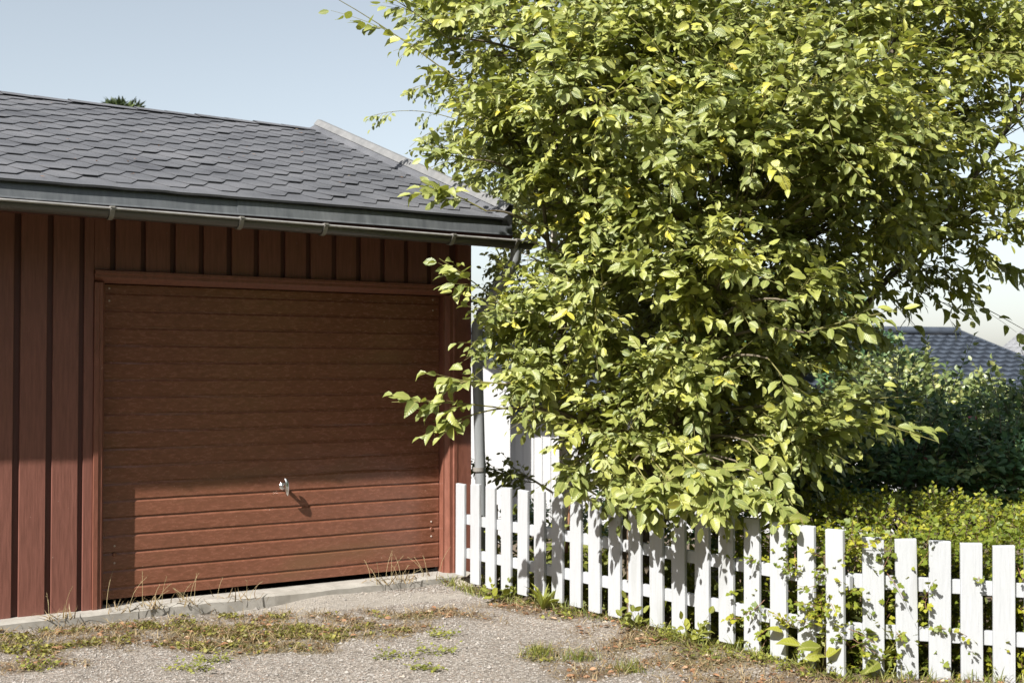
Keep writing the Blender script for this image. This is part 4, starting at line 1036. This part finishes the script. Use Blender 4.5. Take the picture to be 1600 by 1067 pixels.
def foot(px, off=.10):
    c2, dvv = on_fence(px); nn = np.array([dvv[1], -dvv[0]]); nn = nn if nn[1] < 0 else -nn
    c2 = c2 + nn*off; return np.array([c2[0], c2[1], float(gheight(np.array(c2[0]), np.array(c2[1])))])
def plant(name, label, cat, px, py, kind, group=None, on=None, D=None):
    c_ = pat(px, py) if D is None else P(px, py, D)[:2]
    z = float(gheight(np.array(c_[0]), np.array(c_[1])))
    if on is not None: c_ = on[:2]; z = on[2]
    root = empty(name, (c_[0], c_[1], z)); tag(root, label, cat, group)
    m, fo_ = MB(), Foliage()
    if kind == 'rosette':
        n = 12
        for k in range(n):
            a = k*2.4; e = rg.uniform(.25,1.1); fo_.leaf(np.zeros(3), np.array([math.cos(a)*math.cos(e),math.sin(a)*math.cos(e),math.sin(e)]), UP*.7-np.array([math.cos(a),math.sin(a),0])*.5, rg.uniform(.07,.14), rg.uniform(.2,1))
        fo_.build('leaves', OVATE, M['weed_leaf'], .36, root, rg)
    elif kind == 'tall_rosette':
        for k in range(15):
            a = k*2.4; e = rg.uniform(.7,1.35); fo_.leaf(np.zeros(3), np.array([math.cos(a)*math.cos(e),math.sin(a)*math.cos(e),math.sin(e)]), UP*.3-np.array([math.cos(a),math.sin(a),0])+rg.normal(0,.2,3), rg.uniform(.13,.24), rg.uniform(.3,1))
        fo_.build('leaves', OVATE, M['weed_leaf'], .2, root, rg)
    elif kind == 'broad':
        for s in range(4):
            a = rg.uniform(0,6.28); tip = np.array([.06*math.cos(a),.06*math.sin(a),rg.uniform(.06,.16)])
            twig(rg, fo_, m, np.zeros(3), tip, np.linalg.norm(tip)*1.2, 5, (.045,.085), np.array([-.2,-1,.4]), .1, .002, .7, (.3,1))
        fo_.build('leaves', OVATE, M['weed_leaf'], .68, root, rg); m.build('stems', M['twig'], root)
    elif kind == 'stalks':
        ps, ds = [], []
        for s in range(rg.integers(3,8)):
            a = rg.uniform(0,6.28); hgt = rg.uniform(.06,.27)*rg.uniform(.7,1); lean = rg.uniform(.01,.12); b0 = np.array([rg.normal(0,.07),rg.normal(0,.04),0])
            pp = bez(b0, b0+np.array([0,0,hgt*.6]), b0+np.array([lean*math.cos(a),lean*math.sin(a),hgt]), 5); m.tube(pp, np.linspace(.0016,.0009,5), 3, 0, False)
            for k in range(7):
                q = pp[-1]+(pp[-2]-pp[-1])*rg.random()*.8; fo_.leaf(q, rg.normal(0,.6,3)+UP*.9, rg.normal(0,1,3), rg.uniform(.008,.018), rg.uniform(.3,1))
        for k in range(22): fo_.leaf(np.array([rg.normal(0,.08),rg.normal(0,.05),0]), np.array([rg.normal(0,.8),rg.normal(0,.4),1]), rg.normal(0,1,3), rg.uniform(.04,.11), rg.uniform(0,.8))
        m.build('stalks', M['straw'], root); fo_.build('blades', BLADE, M['dry_grass'], .09, root, rg)
    elif kind == 'tuft':
        for k in range(110):
            fo_.leaf(np.array([rg.normal(0,.045),rg.normal(0,.03),0]), np.array([rg.normal(0,.5),rg.normal(0,.5),1]), rg.normal(0,1,3), rg.uniform(.04,.10), rg.uniform(0,1))
        fo_.build('blades', BLADE, M['grass'], .05, root, rg)
    elif kind == 'creeper':
        for k in range(13):
            a = rg.uniform(0,6.28); twig(rg, fo_, m, np.array([rg.normal(0,.05),rg.normal(0,.03),.005]), np.array([math.cos(a),math.sin(a),rg.uniform(.1,.8)]), rg.uniform(.03,.09), 6, (.014,.03), np.array([0,-.6,.6]), .05, .0016, .9, (.2,1))
        fo_.build('leaves', LOBED, M['weed_leaf'], .9, root, rg); m.build('stems', M['twig'], root)
    return root
g1 = 'seeding grass stalks along the garage sill'
def sill(x): return G(x, .07+rg.uniform(0,.05), -.035)
for x, lab in ((.10,'tall forked green grass stalk in front of the shaded left end of the door'),(.28,'pale seeding grass clump on the sill left of the sunlit door ribs'),(.52,'loose seeding grass just right of the pale clump at the door foot'),(.85,'small sparse grass stalks on the sill below the door handle, left of centre'),(1.95,'dry grass clump on the sill toward the right end of the door'),(2.12,'middle grass clump of the dry group at the right end of the door'),(2.32,'tallest dry grass clump by the right door jamb'),(-.30,'wispy pinkish seed grass against the left wall boards')):
    plant('grass_stalks', lab, 'grass', 0, 0, 'stalks', g1, on=sill(x))
plant('dandelion', 'bright green dandelion like weed at the foot of the left wall boards', 'weed', 128, 972, 'rosette')
plant('weed', 'tall feathery leaved weed growing against the left pickets', 'weed', 868, 945, 'tall_rosette', on=foot(868))
plant('weed', 'broad leaved seedling in the hollow beside the rubble footing', 'weed', 795, 932, 'broad', on=foot(795))
g2 = 'broad leaved weeds under the fence'
plant('weed', 'heart leaved weed at the foot of the shaded middle pickets', 'weed', 1012, 985, 'broad', g2, on=foot(1012))
plant('weed', 'yellow green broad weed under the first picket clear of leaf shadow', 'weed', 1100, 1002, 'broad', g2, on=foot(1100))
plant('weed', 'large yellow green weed at the bottom edge below the fence bend', 'weed', 1285, 1064, 'broad', g2).scale = (1.7,1.7,1.6)
plant('weed', 'bright weed in front of the frontal fence run, right of the bend', 'weed', 1368, 1070, 'broad', g2).scale = (1.6,1.6,1.5)
g3 = 'green tufts in the gravel'
plant('grass_tuft', 'green grass tuft in the open gravel in front of the fence', 'grass', 840, 1024, 'tuft', g3)
plant('grass_tuft', 'smaller grass tuft right beside the leaf litter in the gravel', 'grass', 905, 1030, 'tuft', g3)
plant('grass_tuft', 'grass tuft near the bottom edge left of the brown litter', 'grass', 980, 1048, 'tuft', g3)
g4 = 'small creeping weeds in the gravel'
for px, py, lab in ((665,1046,'dark low creeping weed at the bottom centre of the gravel'),(685,1022,'tiny creeping weed above the bottom centre one'),(610,1030,'small creeping weed left of the centre pair'),(690,995,'creeping weed nearest the concrete apron'),(75,1045,'dark creeping weed at the bottom left corner'),(290,1050,'creeping weed in bare gravel left of centre'),(340,1030,'pale leaved creeping weed below the mossy strip'),(1150,1025,'dense creeping weed clump below the shaded pickets'),(1060,1010,'creeping weed clump left of the dense one below the pickets'),(1200,1045,'creeping weed clump below the ivy grown pickets')):
    plant('creeping_weed', lab, 'weed', px, py, 'creeper', g4)

for px, py, lab in ((905,962,'creeping weed right of the feathery weed, against the left pickets'),(1045,998,'creeping weed under the middle pickets right of the heart leaved weed'),(1075,1012,'leafy creeper in front of the picket with the large leaf shadow'),(1135,1012,'creeper hugging the foot of the shaded pickets'),(1170,1030,'creeper below the first ivy grown picket'),(1215,1050,'creeper at the foot of the second ivy grown picket'),(1250,1062,'creeper at the lower edge before the fence bend'),(1320,1064,'creeper between the two big yellow green weeds at the bend')):
    plant('creeping_weed', lab, 'weed', px, py, 'creeper', g4, on=foot(px, rg.uniform(.04,.16)))
# wind blown bits caught on the shingles
n = 70; rs_x = rg.uniform(-3.5,2.6,n); rs_s = rg.uniform(.05,SL-.1,n)**1.0
pz = np.array([O + U*p[0] - N*p[1] + np.array([0,0,p[2]]) for p in (RP(a, b_, .022) for a, b_ in zip(rs_x, rs_s))])
dd = np.array([U*rg.normal()+np.array([0,0,.0]) - N*rg.normal()*.94 for _ in range(n)])
tag(leaf_cloud('roof_litter', pz, dd, np.tile(np.array([N[0]*.33,N[1]*.33,.94]),(n,1)), rg.uniform(.012,.05,n), rg.uniform(.008,.018,n), rg.uniform(.5,1,n), SIMPLE, M['litter']), 'small pale leaf bits lying on the shingles', 'leaf litter', kind='stuff')
